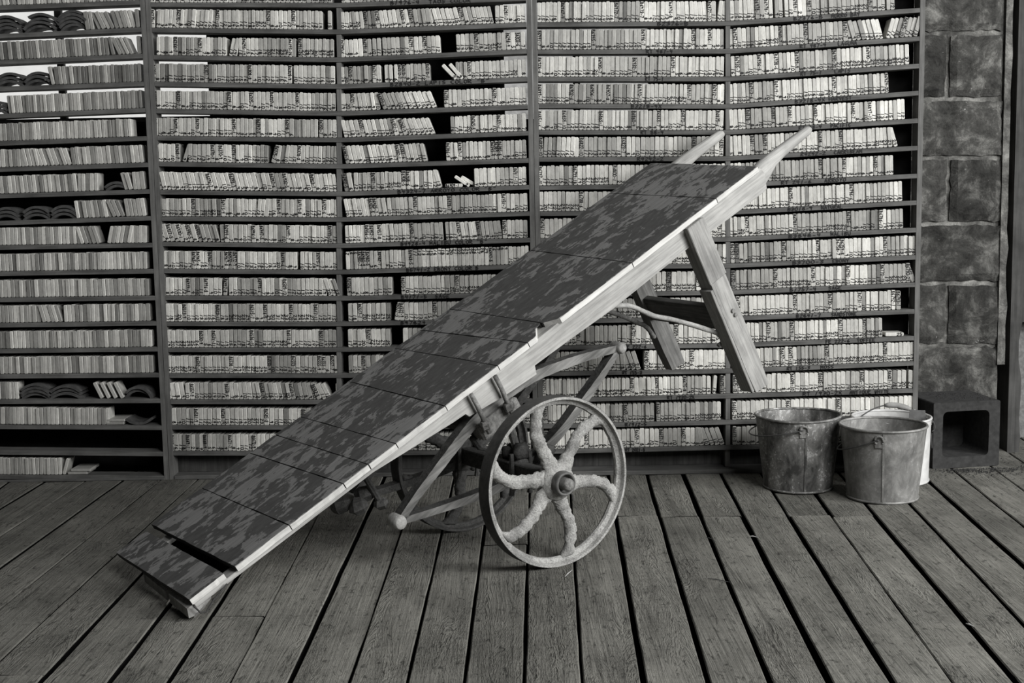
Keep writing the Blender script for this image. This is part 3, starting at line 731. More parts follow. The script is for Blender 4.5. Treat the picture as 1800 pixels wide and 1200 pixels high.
lone_tile('toppled tile numbered 3 resting against the upright row above LAPIS COLOR "B"', 'B', 3, 810, R(-40), 'num', '3', .66)
lone_tile('tile marked B6409-1 lying flat above ARROYO COLOR "B"', 'B', 7, 813, R(-90), 'code', 'B6409-1', .62, .058, .0115)
lone_tile('sloping tile numbered 2 propped on the flat one above ARROYO COLOR "B"', 'B', 7, 823, R(-55), 'num', '2', .68, .058, .011, .0)
lone_tile('sloping tile numbered 3 behind its twin above ARROYO COLOR "B"', 'B', 7, 835, R(-58), 'num', '3', .68, .058, .0115, .0, .012)
lone_tile('tile lying flat at the end of the TOFFEE shelf', 'C', 13, 1589, R(-90), 'num', '25', .55, .062, .0125)
def pxat(o, px): pass
# flat and curved tiles of the left rack
def flat_tile(label, i, px, wpx, lift, tone, dep=.09):
    a = sx('A', i, px); w = wpx * .0019
    bm = bmesh.new(); box(bm, 0, w, 0, dep, 0, .0095, .0015); me = bpy.data.meshes.new('flat_tile')
    bmesh.ops.recalc_face_normals(bm, faces=bm.faces); bm.to_mesh(me); bm.free(); me.materials.append(M['tile'])
    at_ = me.attributes.new('tone', 'FLOAT_COLOR', 'FACE'); at_.data.foreach_set('color', list(grey(tone)) * len(me.polygons))
    o = link('flat_tile', me); o.matrix_world = MR @ Matrix.Translation((a, .006, max(zline('A', i, a), zline('A', i, a + w)) + TS / 2 + .0005 + lift))
    tag(o, label, 'tile', 'tiles stacked flat low in the left rack'); return o
flat_tile('lower of two flat tiles beside the inverted curved tile', 16, 186, 32, 0, .28); flat_tile('upper of two flat tiles beside the inverted curved tile', 16, 187, 33, .0105, .34)
flat_tile('lower flat tile on the bottom board beside the leaning one', 18, 118, 36, 0, .3); flat_tile('upper flat tile on the bottom board beside the leaning one', 18, 124, 36, .0105, .34)
def arch_mesh(w, rise, th, dep):
    n = 12; half = w / 2; Rr = (half * half + rise * rise) / (2 * rise); am = math.asin(min(1, half / Rr)); rings = []
    bm = bmesh.new()
    for k in range(n + 1):
        t = -am + 2 * am * k / n
        o = (Rr * math.sin(t), Rr * math.cos(t) - Rr + rise); q = ((Rr - th) * math.sin(t), (Rr - th) * math.cos(t) - Rr + rise)
        rings.append([(o[0], 0, o[1]), (q[0], 0, q[1]), (q[0], dep, q[1]), (o[0], dep, o[1])])
    loft(bm, rings); return bm
ROWN = {1: 'first full row', 3: 'third full row', 4: 'fourth full row', 7: 'seventh full row', 8: 'eighth full row', 15: 'fifteenth row', 16: 'sixteenth row'}
def arches(i, px, n, wpx, where, rise=.020, step=.0125, top_off=0, tilt=0.0):
    for k in range(n):
        w = wpx * .0019 * rnd.uniform(.95, 1.03); a = sx('A', i, px) + rnd.uniform(-.003, .003) + (top_off if k == n - 1 else 0)
        o = done('curved_tile', arch_mesh(w, rise, .0085, .075), M['arch'], None, True)
        for p in o.data.polygons: p.use_smooth = False
        z = zline('A', i, a) + TS / 2 + .001 + k * step + .5 * TS * 0
        o.matrix_world = MR @ Matrix.Translation((a, .008 + rnd.uniform(-.004, .006), z)) @ Matrix.Rotation(R(tilt if k == n - 1 else rnd.uniform(-2, 2)), 4, 'Y')
        pos = 'topmost' if k == n - 1 else ('lowest' if k == 0 else ordinal(k + 1) + ' up')
        tag(o, 'dark curved tile, %s in %s, %s' % (pos, where, ROWN[i]), 'tile', 'dark curved tiles stacked in the left rack')
arches(1, 10, 4, 56, 'the stack at the frame edge', .024, .0118); arches(1, 70, 4, 60, 'the middle stack', .024, .0122, top_off=.012, tilt=14); arches(1, 127, 5, 52, 'the stack by the upright tiles', .024, .0108)
arches(3, 16, 3, 50, 'the frame-edge stack', .020); arches(3, 66, 3, 50, 'the stack by the upright tiles', .020)
arches(4, -12, 3, 50, 'the half-hidden stack', .020)
arches(7, 205, 2, 46, 'the low stack', .018, .011)
arches(8, 10, 3, 50, 'the frame-edge stack'); arches(8, 63, 3, 50, 'the middle stack'); arches(8, 111, 3, 47, 'the stack by the upright tiles')
arches(15, 60, 4, 54, 'the tall stack', .020, .0112); arches(15, 115, 3, 60, 'the wide stack', .022, .0125); arches(15, 243, 2, 52, 'the tilted stack', .030, .011, 0, 12)
V = [(.0, 0), (.0, 0)]
o = done('curved_tile', arch_mesh(.095, .018, .0085, .09), M['arch']); a = sx('A', 16, 243)
o.matrix_world = MR @ Matrix.Translation((a, .01, zline('A', 16, a) + TS / 2 + .0185)) @ Matrix.Rotation(math.pi, 4, 'Y')
tag(o, 'dark curved tile lying inverted in the sixteenth row of the left rack', 'tile', 'dark curved tiles stacked in the left rack')
for k in range(4):
    V_, F_, T_, n0_ = tile_mesh_data('blank', '', .0125, .060); V_ = rot2(V_, R(-24), .0125); zm = min(v[2] for v in V_)
    me = stuffmesh('loose_tile', [(x, y, z - zm) for x, y, z in V_], F_, [.42 * q for q in T_], [M['tile'], M['ink']]); a = sx('A', 15, 176 + k * 12)
    o = link('loose_tile', me); o.matrix_world = MR @ Matrix.Translation((a, .004, zline('A', 15, a + .01) + TS / 2 + .0008))
    tag(o, 'pale tile slanting in the fifteenth row of the left rack, %s of four' % ordinal(k + 1), 'tile', 'tiles lying loose or toppled on the shelves')

# ------------------------------------------------------------------ the barrow
T_ = Vector((0.73472, 0.476547, 0.482793)); N2 = Vector((0.551408, -0.834085, -0.015845)); U_ = Vector((-0.395139, -0.277858, 0.875591))
RW = .221008; GP = Vector((-0.102256, -0.865978, 0)); LA = Vector((0.823849, 0.566809, 0)); NA = Vector((0.566809, -0.823849, 0))
def basis(x, y, z, o):
    return Matrix(((x.x, y.x, z.x, o.x), (x.y, y.y, z.y, o.y), (x.z, y.z, z.z, o.z), (0, 0, 0, 1)))
MD = basis(T_, -N2, U_, Vector((0, 0, RW))); MA = basis(LA, -NA, Vector((0, 0, 1)), Vector((0, 0, RW)))
bar = empty('hand_barrow', GP)
tag(bar, 'long flat-decked hand barrow with peeling dark deck and iron spoked wheels, tipped nose down', 'barrow')
H, VN, VF = .3024, .0989, -.4261          # deck top height and its near and far edges (v towards the viewer)
def dp(name, bm, mat, smooth=False, parent=bar): return done(name, bm, mat, parent, smooth, MD)
def ap(name, bm, mat, smooth=False, parent=bar, mw=None): return done(name, bm, mat, parent, smooth, MA if mw is None else mw)
JN = [-.7655, -.6084, -.4447, -.3662, -.2785, -.1157, .0671, .175, .262, .575, .93, 1.118]
JF = [-.7960, -.6348, -.4744, -.3878, -.3006, -.1252, .0477, .145, .262, .60, .955, 1.158]
DT = .0160
def plank(s0n, s1n, s0f, s1f, lift=0.0, ragged=True, notch=None, vn=VN, vf=VF, curl=0.0):
    """deck plank running across the barrow: near edge between s0n and s1n, far edge between s0f and s1f"""
    bm = bmesh.new(); n = 14; k = 10; g = .0014; top = []; bot = []
    sd = rnd.random() * 40
    for i in range(n + 1):                     # across the deck, far to near
        t = i / n; v = vf + (vn - vf) * t
        a = s0f + (s0n - s0f) * t + g; b = s1f + (s1n - s1f) * t - g
        rt, rb = [], []
        for j in range(k + 1):
            s = a + (b - a) * j / k
            ss = s
            if j in (0, k): ss += .0016 * noise.noise(Vector((v * 40, sd, j)))
            vv = v
            if ragged and i == n: vv += .0022 * noise.noise(Vector((s * 60, sd, 2))) + .0012 * noise.noise(Vector((s * 170, sd, 5)))
            if i == 0: vv += .003 * noise.noise(Vector((s * 25, sd, 2)))
            if notch and i >= n - 3:
                cut = notch(s)
                vv = min(vv, vn - cut * (1 if i == n else (i - (n - 3)) / 3))
            ed = .0012 if i in (0, n) else 0
            z = H + lift + curl * (1 if i == n else .3 if i == n - 1 else 0) - ed + .0007 * noise.noise(Vector((s * 14, v * 14, sd)))
            rt.append(bm.verts.new((ss, -vv, z))); rb.append(bm.verts.new((ss, -vv, H + lift - DT)))
        top.append(rt); bot.append(rb)
    side = []
    for i in range(n):
        for j in range(k):
            bm.faces.new((top[i][j], top[i][j + 1], top[i + 1][j + 1], top[i + 1][j]))
            bm.faces.new((bot[i][j], bot[i + 1][j], bot[i + 1][j + 1], bot[i][j + 1])).material_index = 1
    for i in range(n):
        bm.faces.new((top[i][0], top[i + 1][0], bot[i + 1][0], bot[i][0])).material_index = 2
        bm.faces.new((top[i][k], bot[i][k], bot[i + 1][k], top[i + 1][k])).material_index = 2
    for j in range(k):
        bm.faces.new((top[0][j], bot[0][j], bot[0][j + 1], top[0][j + 1])).material_index = 1
        bm.faces.new((top[n][j], top[n][j + 1], bot[n][j + 1], bot[n][j])).material_index = 1
    return dp('deck_plank', bm, [M['deck'], M['edge'], M['darkw']])
def notch_a(s): return max(0, .085 * (1 - abs(s - .262) / .10)) if s < .262 else 0
def notch_b(s): return max(0, .050 * (1 - (s - .262) / .03))
for i in range(len(JN) - 1):
    nt = (lambda s: max(0, .075 * (s - .205) / .057)) if i == 7 else (lambda s: max(0, .045 * (1 - (s - .262) / .022))) if i == 8 else None
    plank(JN[i], JN[i + 1], JF[i], JF[i + 1], rnd.uniform(0, .0008), True, nt)
plank(-.8885, -.791, -.910, -.8165, -.0005, True, None, .0885, -.413)        # toe board
bm = bmesh.new(); box(bm, -.835, -.70, -.05, .37, .262, .270, .001); dp('toe_batten', bm, M['earth'])  # near-black sheet added below the toe gap to stand in for its shade
# stringers under the deck
def stringer(name, v0, v1):
    top = .2860
    pr = [(-.885, top), (1.13, top + .006), (1.142, .268), (1.129, .222), (1.112, .2185), (.95, .2215), (.775, .227), (.463, .222), (.30, .229), (.168, .234), (.163, .207), (.05, .217), (-.066, .231), (-.071, .246), (-.113, .247), (-.362, .2735), (-.768, .2750), (-.885, .2745)]
    bm = bmesh.new(); fa = [bm.verts.new((s, -v0, u)) for s, u in pr]; fb = [bm.verts.new((s, -v1, u)) for s, u in pr]
    bm.faces.new(fa); bm.faces.new(fb[::-1]); n = len(pr)
    for i in range(n): bm.faces.new((fa[i], fa[(i + 1) % n], fb[(i + 1) % n], fb[i]))
    bmesh.ops.bevel(bm, geom=[e for e in bm.edges if (e.verts[0].co.y != e.verts[1].co.y) is False], offset=.0015, segments=1, affect='EDGES')
    return dp(name, bm, M['raw'])
stringer('stringer', VN - .009, VN - .049)
stringer('stringer', -.302, -.342)
def handle(vc, s_end, uoff, dv=0.0, fat=1.0):
    bm = bmesh.new(); rings = []
    for s, uc, hh, hw, p in ((1.04, .255, .0335, .0185, 4), (1.12, .259, .0355, .0185, 3.4), (1.16, .268, .031, .0178, 2.8), (1.20, .277, .0225, .0165, 2.4), (1.25, .280, .0190, .0155, 2.1), (1.32, .280, .0165, .0145, 2), (1.372, .2795, .0140, .0135, 2), (1.384, .279, .0095, .0095, 2)):
        t = (s - 1.04) / (1.384 - 1.04); ss = s if s < 1.2 else 1.2 + (s - 1.2) * (s_end - 1.2) / .184
        r = []
        for k in range(14):
            a = 2 * math.pi * k / 14; c, q = math.cos(a), math.sin(a)
            x = math.copysign(abs(c) ** (2 / p), c) * hw * fat; z = math.copysign(abs(q) ** (2 / p), q) * hh * (fat if s > 1.18 else 1)
            r.append((ss, -(vc + dv * t + x), uc + z + uoff * t))
        rings.append(r)
    loft(bm, rings); return dp('handle', bm, M['raw'], True)
handle(VN - .0280, 1.386, .004); handle(-.325, 1.388, .004, .012, 1.06)
# skids and strap under the toe
def skid(v0, v1, z0):
    bm = bmesh.new(); rings = []
    for k in range(7):
        t = k / 6; v = v0 + (v1 - v0) * t
        r = .012 * (1 - (2 * t - 1) ** 6) if 0 < k < 6 else -.004
        rings.append([(-.902, -v, .284), (-.910, -v, .262), (-.898, -v, z0 + .012 - r), (-.87, -v, z0 + .004 - r + .012), (-.845, -v, .268), (-.838, -v, .284)])
    loft(bm, rings); return dp('skid', bm, M['rawleg'])
skid(-.045, .083, .243); skid(-.235, -.066, .250)
bm = bmesh.new(); tube(bm, [(-.888, -.094, .284), (-.884, -.097, .262), (-.872, -.098, .256), (-.845, -.098, .268), (-.80, -.097, .279)], .0022, 6); dp('toe_strap', bm, M['rust'])
# rear rest legs
def leg(v0, v1, s0, s1, ubot, utop, mat):
    bm = bmesh.new(); rings = []
    for k in range(9):
        u = ubot + (utop - ubot) * k / 8; j = .0014 * noise.noise(Vector((u * 9, v0 * 30, 0))); f = .003 if k == 0 else 0
        rings.append([(s0 + j + f, -v0, u), (s1 + j - f, -v0, u - (.006 if k == 0 else 0)), (s1 - j - f, -v1, u - (.006 if k == 0 else 0)), (s0 - j + f, -v1, u)])
    loft(bm, rings); return dp('leg', bm, mat)
l1 = leg(VN + .012, VN - .040, .787, .850, -.283, .286, M['rawleg'])
bm = bmesh.new(); box(bm, .782, .853, -(VN + .0165), -(VN + .0105), .10, .288, .002); dp('patch_plate', bm, M['rawleg'], parent=l1).matrix_local = Matrix.Identity(4)
bm = bmesh.new(); box(bm, .7775, .7875, -(VN + .0115), -(VN - .0395), -.276, .082, .0015); dp('side_cleat', bm, M['rawleg'], parent=l1).matrix_local = Matrix.Identity(4)
for s, u in ((.823, -.012), (.826, -.028)):
    bm = bmesh.new(); lathe(bm, [(.0001, -(VN + .018)), (.006, -(VN + .0175)), (.0065, -(VN + .012)), (.0065, -(VN + .009))], 10, 'y', True); bmesh.ops.translate(bm, verts=bm.verts, vec=(s, 0, u))
    dp('bolt', bm, M['midrust'], parent=l1).matrix_local = Matrix.Identity(4)
l2 = leg(-.264, -.300, .795, .858, -.262, .286, M['grayw'])
bm = bmesh.new(); box(bm, .800, .822, .2645, -(VN - .041), -.072, .008, .0015)
for v in bm.verts:
    if v.co.y > .1: v.co.x += .004
dp('cross_brace', bm, M['brace'])
bm = bmesh.new(); tube(bm, smoothpts([(.478, -.055, .224), (.50, -.055, .206), (.545, -.054, .175), (.60, -.056, .108), (.66, -.057, .055), (.768, -.058, -.055), (.786, -.059, -.085), (.795, -.060, -.135)], 4), [.0075] * 29, 8, .002); dp('brace_rod', bm, M['rod'], True)
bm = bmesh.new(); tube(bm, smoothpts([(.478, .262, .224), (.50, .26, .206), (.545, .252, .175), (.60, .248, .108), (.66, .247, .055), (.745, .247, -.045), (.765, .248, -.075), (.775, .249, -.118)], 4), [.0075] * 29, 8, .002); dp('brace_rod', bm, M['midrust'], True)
for s, v, u in ((.782, .052, -.108), (.792, .056, -.118)):
    bm = bmesh.new(); tube(bm, [(s - .012, -v, u), (s + .016, -v, u)], .006, 6); dp('brace_bolt', bm, M['rod'])
# elliptic springs
def leaf(pts, v0, v1, th):
    P = smoothpts([(s, 0, u) for s, u in pts], 6); bm = bmesh.new(); rings = []
    for i, p in enumerate(P):
        t = (P[min(i + 1, len(P) - 1)] - P[max(i - 1, 0)]).normalized(); nrm = Vector((-t.z, 0, t.x)); f = i / (len(P) - 1)
        h = th * (.62 + .38 * math.sin(math.pi * f)) * (1 + .10 * noise.noise(Vector((i * 1.7, v0 * 40, 0))))
        a, b = p + nrm * h / 2, p - nrm * h / 2
        rings.append([(a.x, -v0, a.z), (a.x, -v1, a.z), (b.x, -v1, b.z), (b.x, -v0, b.z)])
    loft(bm, rings)
    for f in bm.faces:
        c = {round(v.co.y, 4) for v in f.verts}
        if len(c) > 1: f.material_index = 1
    return bm
UP = [(-.358, .106), (-.28, .134), (-.197, .158), (-.116, .181), (-.044, .199), (.03, .205), (.10, .202), (.18, .192), (.29, .160), (.366, .133), (.447, .100)]
LO = [(-.358, .106), (-.23, .054), (-.097, .006), (0, -.013), (.069, -.003), (.173, .012), (.283, .044), (.366, .07), (.447, .100)]
def spring(v0, v1, mat):
    o = dp('leaf_spring', leaf(UP, v0, v1, .030), [mat, M['rust']])
    q = dp('lower_leaf', leaf(LO, v0, v1, .026), [mat, M['rust']], parent=o); q.matrix_local = Matrix.Identity(4)
    for s, u, r in ((-.360, .106, .0195), (.449, .099, .0165)):
        bm = bmesh.new(); lathe(bm, [(.0001, -(v0 + .012)), (r * .7, -(v0 + .0115)), (r * .86, -(v0 + .008)), (r, -v0), (r, -v1), (r * .8, -v1 + .008), (.0001, -v1 + .008)], 18, 'y')
        bmesh.ops.translate(bm, verts=bm.verts, vec=(s, 0, u)); dp('spring_eye', bm, M['rod'], True, o).matrix_local = Matrix.Identity(4)
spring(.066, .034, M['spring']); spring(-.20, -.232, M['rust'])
for s in (-.040, .043):
    bm = bmesh.new(); tube(bm, [(s, -(VN + .0065), .287), (s + .001, -(VN + .007), .25), (s, -(VN + .004), .21), (s, -(VN + .001), .178)], .0068, 8, .0015); o = dp('u_bolt', bm, M['midrust'], True)
    bm = bmesh.new(); tube(bm, [(s, -(VN + .002), .203), (s, -(VN + .001), .196), (s, -VN, .184), (s, -VN + .001, .178)], [.010, .0155, .0155, .010], 6, .003, s * 9); dp('nut', bm, M['midrust'], parent=o).matrix_local = Matrix.Identity(4)
    bm = bmesh.new(); tube(bm, [(s, -(VN + .001), .178), (s, -VN, .164)], .008, 8, .002); dp('bolt_end', bm, M['midrust'], parent=o).matrix_local = Matrix.Identity(4)
bm = bmesh.new(); box(bm, -.055, .085, -.082, -.03, .140, .190, .006); dp('spring_block', bm, M['midrust'])
bm = bmesh.new(); box(bm, -.05, .05, .195, .236, .140, .190, .006); dp('spring_block', bm, M['rust'])
bm = bmesh.new(); box(bm, -.06, .075, -.033, .22, .150, .182, .006); dp('bolster', bm, M['rust'])
# axle and clamps
bm = bmesh.new(); box(bm, -.021, .021, -.215, .215, -.022, .022, .003); ap('axle', bm, M['rust'])
for y in (-.05, .21):
    for s in (-.03, .03):
        bm = bmesh.new(); tube(bm, [(s, y - .02, .05), (s, y - .022, .0), (s, y - .02, -.05), (s, y - .018, -.062)], [.0065, .0065, .0065, .008], 7, .002, s * 5 + y); ap('axle_clamp', bm, M['rust'])
for s, v, u, r, ln in ((-.405, -.16, .140, .020, .05), (-.372, -.13, .118, .026, .04), (-.335, -.15, .128, .022, .05), (-.318, -.12, .090, .016, .03)):
    bm = bmesh.new(); tube(bm, [(s - ln * .4, -v + .01, u), (s - ln * .2, -v, u), (s + ln * .2, -v - .01, u - .004), (s + ln * .5, -v - .012, u - .006)], [r * .6, r, r * .9, r * .5], 6, .007, s * 7); dp('rusty_lug', bm, M['rust'])
bm = bmesh.new(); tube(bm, [(-.325, .13, .285), (-.318, .125, .20), (-.318, .12, .075)], .009, 8, .002); dp('lug_bolt', bm, M['rust'])
bm = bmesh.new(); tube(bm, [(.075, -.02, .185), (.07, -.02, .145), (.05, -.02, .07), (.04, -.02, .01)], [.011, .012, .012, .012], 8, .003); dp('drop_link', bm, M['midrust'])
bm = bmesh.new(); tube(bm, [(-.06, -.03, .15), (-.055, -.03, .115), (-.03, -.03, .085)], [.011, .010, .006], 8, .003); dp('drop_link', bm, M['rust'])
for k in range(7):
    bm = bmesh.new(); p = Vector((.03 + .03 * math.cos(k * 2.1), -.10 + .05 * (k % 3), .03 + .02 * math.sin(k * 1.3))); bmesh.ops.create_icosphere(bm, subdivisions=2, radius=.024)
    for v in bm.verts: v.co = v.co * (1 + .45 * noise.noise(v.co * 60 + Vector((k * 5, 0, 0)))) + p
    ap('rust_lump', bm, M['rust'], True)
# wheels
def wheel(yc, out, rot, rim_mat, mw0):
    """yc: local y of the wheel's mid plane, out: -1 when its outer face looks towards the viewer"""
    mw = mw0 @ Matrix.Translation((0, yc, 0)) @ Matrix.Rotation(rot, 4, 'Y')
    bm = bmesh.new(); prof = [(.2200, -.0225), (.2210, -.0215), (.2210, .0215), (.2200, .0225), (.2135, .0225), (.2105, .012), (.2005, .006), (.1985, 0), (.2005, -.006), (.2105, -.012), (.2135, -.0225), (.2200, -.0225)]
    lathe(bm, prof, 96, 'y')
    for v in bm.verts:
        r = math.hypot(v.co.x, v.co.z)
        if r < .2125: v.co *= 1 + .006 * noise.noise(v.co * 55)
    w = ap('wheel', bm, [rim_mat, M['tread']], True, bar, mw)
    for p_ in w.data.polygons:
        if all(math.hypot(w.data.vertices[i].co.x, w.data.vertices[i].co.z) > .2195 for i in p_.vertices): p_.material_index = 1
    try: w.data.set_sharp_from_angle(angle=R(35))
    except Exception: pass
    for k, a0 in enumerate((104, 45, -19, -80.5, -143, 162.4)):
        bm = bmesh.new(); rings = []; n = 34; sd = k * 11.3 + yc * 50
        for i in range(n + 1):
            f = i / n; r = .028 + (.203 - .028) * f
            an = R(a0 + 14 * math.sin(math.pi * (1 - f) * .92) * (1 - f) ** .35 - 4.5 * math.sin(2 * math.pi * f) * .5)
            hw = .0170 + .011 * max(0, (.32 - f) / .32) ** 1.2 + .008 * max(0, (f - .88) / .12) ** 1.5
            th = .0125 + .004 * max(0, (.3 - f) / .3)
            c = Vector((r * math.cos(an), 0, r * math.sin(an))); tn = Vector((-math.sin(an), 0, math.cos(an)))
            ring = []
            for q in range(18):
                t = 2 * math.pi * q / 18; d = tn * hw * math.cos(t) + Vector((0, th * math.sin(t), 0)); p = c + d
                ring.append(p + d * .26 * noise.noise(p * 60 + Vector((sd, 0, 0))) + d * .20 * noise.noise(p * 210 + Vector((0, sd, 0))) + d * .16 * noise.noise(p * 420))
            rings.append(ring)
        loft(bm, rings); ap('spoke', bm, rim_mat, True, w, Matrix.Identity(4))
    o = out
    bm = bmesh.new(); lathe(bm, [(.0001, -.024 * -o), (.030, -.026 * -o), (.047, -.018 * -o), (.049, 0), (.046, .016 * -o), (.043, .022 * -o), (.0001, .022 * -o)][::1], 32, 'y')
    for v in bm.verts: v.co += v.co.normalized() * .0025 * noise.noise(v.co * 120)
    hb = ap('hub', bm, rim_mat, True, w, Matrix.Identity(4))
    bm = bmesh.new(); lathe(bm, [(.0300, .018 * o), (.0325, .030 * o), (.0318, .044 * o), (.0290, .049 * o), (.0245, .048 * o), (.0225, .040 * o), (.0215, .034 * o), (.0001, .034 * o)], 36, 'y'); ap('hub_ring', bm, M['hub'], True, w, Matrix.Identity(4))
    bm = bmesh.new(); lathe(bm, [(.0160, .030 * o), (.0162, .056 * o), (.0150, .062 * o), (.010, .066 * o), (.0001, .068 * o)], 24, 'y')
    for v in bm.verts: v.co += Vector((1, 0, 1)) * .001 * noise.noise(v.co * 150)
    ap('axle_end', bm, M['midrust'], True, w, Matrix.Identity(4))
    bm = bmesh.new(); tube(bm, [(.012, .044 * o, -.018), (.020, .046 * o, -.030), (.024, .045 * o, -.046)], .0028, 6); ap('cotter_pin', bm, M['rust'], False, w, Matrix.Identity(4))
wheel(-.2225, -1, 0, M['iron'], MA); wheel(.2225, 1, R(24), M['rust'], MA)  # far wheel takes a darker iron, its shade put into the colour

# ------------------------------------------------------------------ buckets, hollow block, small things
def ring_pts(r, z, n=48): return [(r * math.cos(2 * math.pi * k / n), r * math.sin(2 * math.pi * k / n), z) for k in range(n)]
def bucket(label, loc, rt, rb, h, mat, ear_ang, bail, seam_ang, group, dent=0.0, roll=.0042):
    b = empty('bucket', loc); tag(b, label, 'bucket', group)
    bm = bmesh.new(); prof = [(.0001, .010), (rb - .010, .008), (rb - .003, .006), (rb, .0), (rb + .0008, .004)]
    for k in range(1, 9): prof.append((rb + (rt - rb) * k / 8, h * k / 8))
    for k in range(8, -1, -1): prof.append((rb + (rt - rb) * k / 8 - .0022, max(h * k / 8, .011)))
    prof.append((.0001, .011))
    lathe(bm, prof, 56)
    def dfm(v):
        a = math.atan2(v.y, v.x); r = math.hypot(v.x, v.y); f = (v.z / h) ** 2
        k = 1 + dent * f * math.sin(2 * a + .6) + dent * .5 * f * math.sin(3 * a)
        v.x *= k; v.y *= k; v.z += dent * .10 * f * math.sin(2 * a + 2.0) * r * 4
    for v in bm.verts: dfm(v.co)
    body = done('body', bm, mat, b, True)
    try: body.data.set_sharp_from_angle(angle=R(40))
    except Exception: pass
    bm = bmesh.new(); rings = []
    for p in ring_pts(rt, h):
        q = Vector(p); dfm(q); d = Vector((q.x, q.y, 0)).normalized()
        rings.append([q + d * roll * math.cos(t) + Vector((0, 0, roll * math.sin(t))) for t in [2 * math.pi * j / 8 for j in range(8)]])
    loft(bm, rings, closed=True); done('rim', bm, mat, b, True)
    bm = bmesh.new(); rings = []
    for p in ring_pts(rb + .0018, .004):
        q = Vector(p); d = Vector((q.x, q.y, 0)).normalized()
        rings.append([q + d * .0022 * math.cos(t) + Vector((0, 0, .004 * math.sin(t))) for t in [2 * math.pi * j / 6 for j in range(6)]])
    loft(bm, rings, closed=True); done('foot_ring', bm, mat, b, True)
    if seam_ang is not None:
        bm = bmesh.new(); rings = []
        for k in range(9):
            z = .008 + (h - .014) * k / 8; r = rb + (rt - rb) * z / h; q = Vector((r * math.cos(seam_ang), r * math.sin(seam_ang), z)); dfm(q)
            d = Vector((math.cos(seam_ang), math.sin(seam_ang), 0)); t = Vector((-d.y, d.x, 0))
            rings.append([q - t * .003 + d * .0002, q - t * .003 + d * .0022, q + t * .003 + d * .0022, q + t * .003 + d * .0002])
        loft(bm, rings); done('seam', bm, mat, b)
    ears = []
    for s in (0, math.pi):
        a = ear_ang + s; z = h - .030; r = rb + (rt - rb) * z / h
        d = Vector((math.cos(a), math.sin(a), 0)); t = Vector((-d.y, d.x, 0)); q = d * r + Vector((0, 0, z)); 
        bm = bmesh.new()
        pl = []
        for x, zz in ((-.011, -.020), (.011, -.020), (.016, .010), (.010, .018), (-.010, .018), (-.016, .010)):
            dd = d * ((rt - rb) / h * zz + .0012); pl.append((q + t * x + dd + Vector((0, 0, zz))))
        loft(bm, [[p - d * .0006 for p in pl], [p + d * .0026 for p in pl]])
        e = done('ear', bm, mat, b)
        bm = bmesh.new(); tube(bm, [q + d * (.0055 + .003 * math.sin(w_)) + t * .0125 * math.cos(w_) + Vector((0, 0, .004 + .0135 * math.sin(w_))) for w_ in [math.pi * j / 11 * 1.5 - .6 for j in range(12)]], .0034, 8); done('ear_loop', bm, M['midrust'], e)
        ears.append(q + d * .008 + Vector((0, 0, .006)))
    P = [Vector(p) for p in bail(ears)]
    bm = bmesh.new(); tube(bm, smoothpts(P, 6), .0022, 7); done('bail', bm, M['wire'], b, True)
    return b, ears, P
bk1 = Vector((.840, -.240, .0005)); bk2 = Vector((1.067, -.395, .0005)); bk3 = Vector((1.165, -.160, .0005))
def hang(loc, aL, drop, rr):        # a bail hanging down around one side
    def f(ears):
        e0, e1 = ears; c = []
        a0 = math.atan2(e0.y, e0.x)
        for k in range(9):
            t = k / 8; a = a0 - math.pi * t * aL
            z = e0.z + (e1.z - e0.z) * t - drop * math.sin(math.pi * t)
            r = (1 - t) * math.hypot(e0.x, e0.y) + t * math.hypot(e1.x, e1.y) + rr * math.sin(math.pi * t)
            c.append((r * math.cos(a), r * math.sin(a), z))
        return c
    return f
bucket('dented spotted zinc bucket with its bail hanging beside the lettered shelves', bk1, .1345, .108, .2345, M['galv1'], R(-96), hang(bk1, 1, .034, .016), R(-92), 'metal buckets in front of the rack', .022)
bucket('grey streaked zinc bucket standing frontmost of the three', bk2, .1300, .106, .2270, M['galv2'], R(-112), hang(bk2, 1, .055, .002), R(-106), 'metal buckets in front of the rack', .006)
def upbail(ears):
    e0, e1 = ears
    pts = []
    for k in range(11):
        t = k / 10; p = e0.lerp(e1, t); h = math.sin(math.pi * t) ** .8 * .060
        pts.append(p + Vector((0, .02 * math.sin(math.pi * t), h)))
    return pts
b3, e3, P3 = bucket('white enamelled bucket with a wooden grip, behind the streaked zinc one', bk3, .1250, .119, .2080, M['enamel'], R(5), upbail, None, 'metal buckets in front of the rack', .004)
def on3(t):
    k = min(int(t * 10), 9); return P3[k].lerp(P3[k + 1], t * 10 - k)
bm = bmesh.new(); tube(bm, [on3(.235 + .33 * k / 8) for k in range(9)], [.0055, .0085, .0095, .0095, .0090, .0095, .0095, .0085, .0055], 12)
done('grip', bm, M['grip'], b3, True)
tp = bk3 + P3[3]
tg = bmesh.new(); w, h = .052, .040
tp = bk3 + on3(.20)
rings = [[(-w / 2, 0, 0), (w / 2, .004, -.003), (w / 2 + .004, -.004, -h), (-w / 2 - .006, -.010, -h + .002)], [(-w / 2, .0016, 0), (w / 2, .0056, -.003), (w / 2 + .004, -.0024, -h), (-w / 2 - .006, -.0084, -h + .002)]]
loft(tg, rings); o = done('paper_tag', tg, M['tag']); o.location = tp + Vector((.008, -.016, .006)); tag(o, 'crumpled card tag tied to the white bucket handle', 'tag')
bm = bmesh.new(); tube(bm, [tp + Vector((.002, -.002, .004)), tp + Vector((.008, -.006, -.001)), tp + Vector((.010, -.008, -.010))], .0014, 6); s_ = done('tie_wire', bm, M['chalk'], None); s_.parent = o; s_.matrix_parent_inverse = Matrix.Translation(-(o.location))
bm = bmesh.new(); e_ = e3[0]
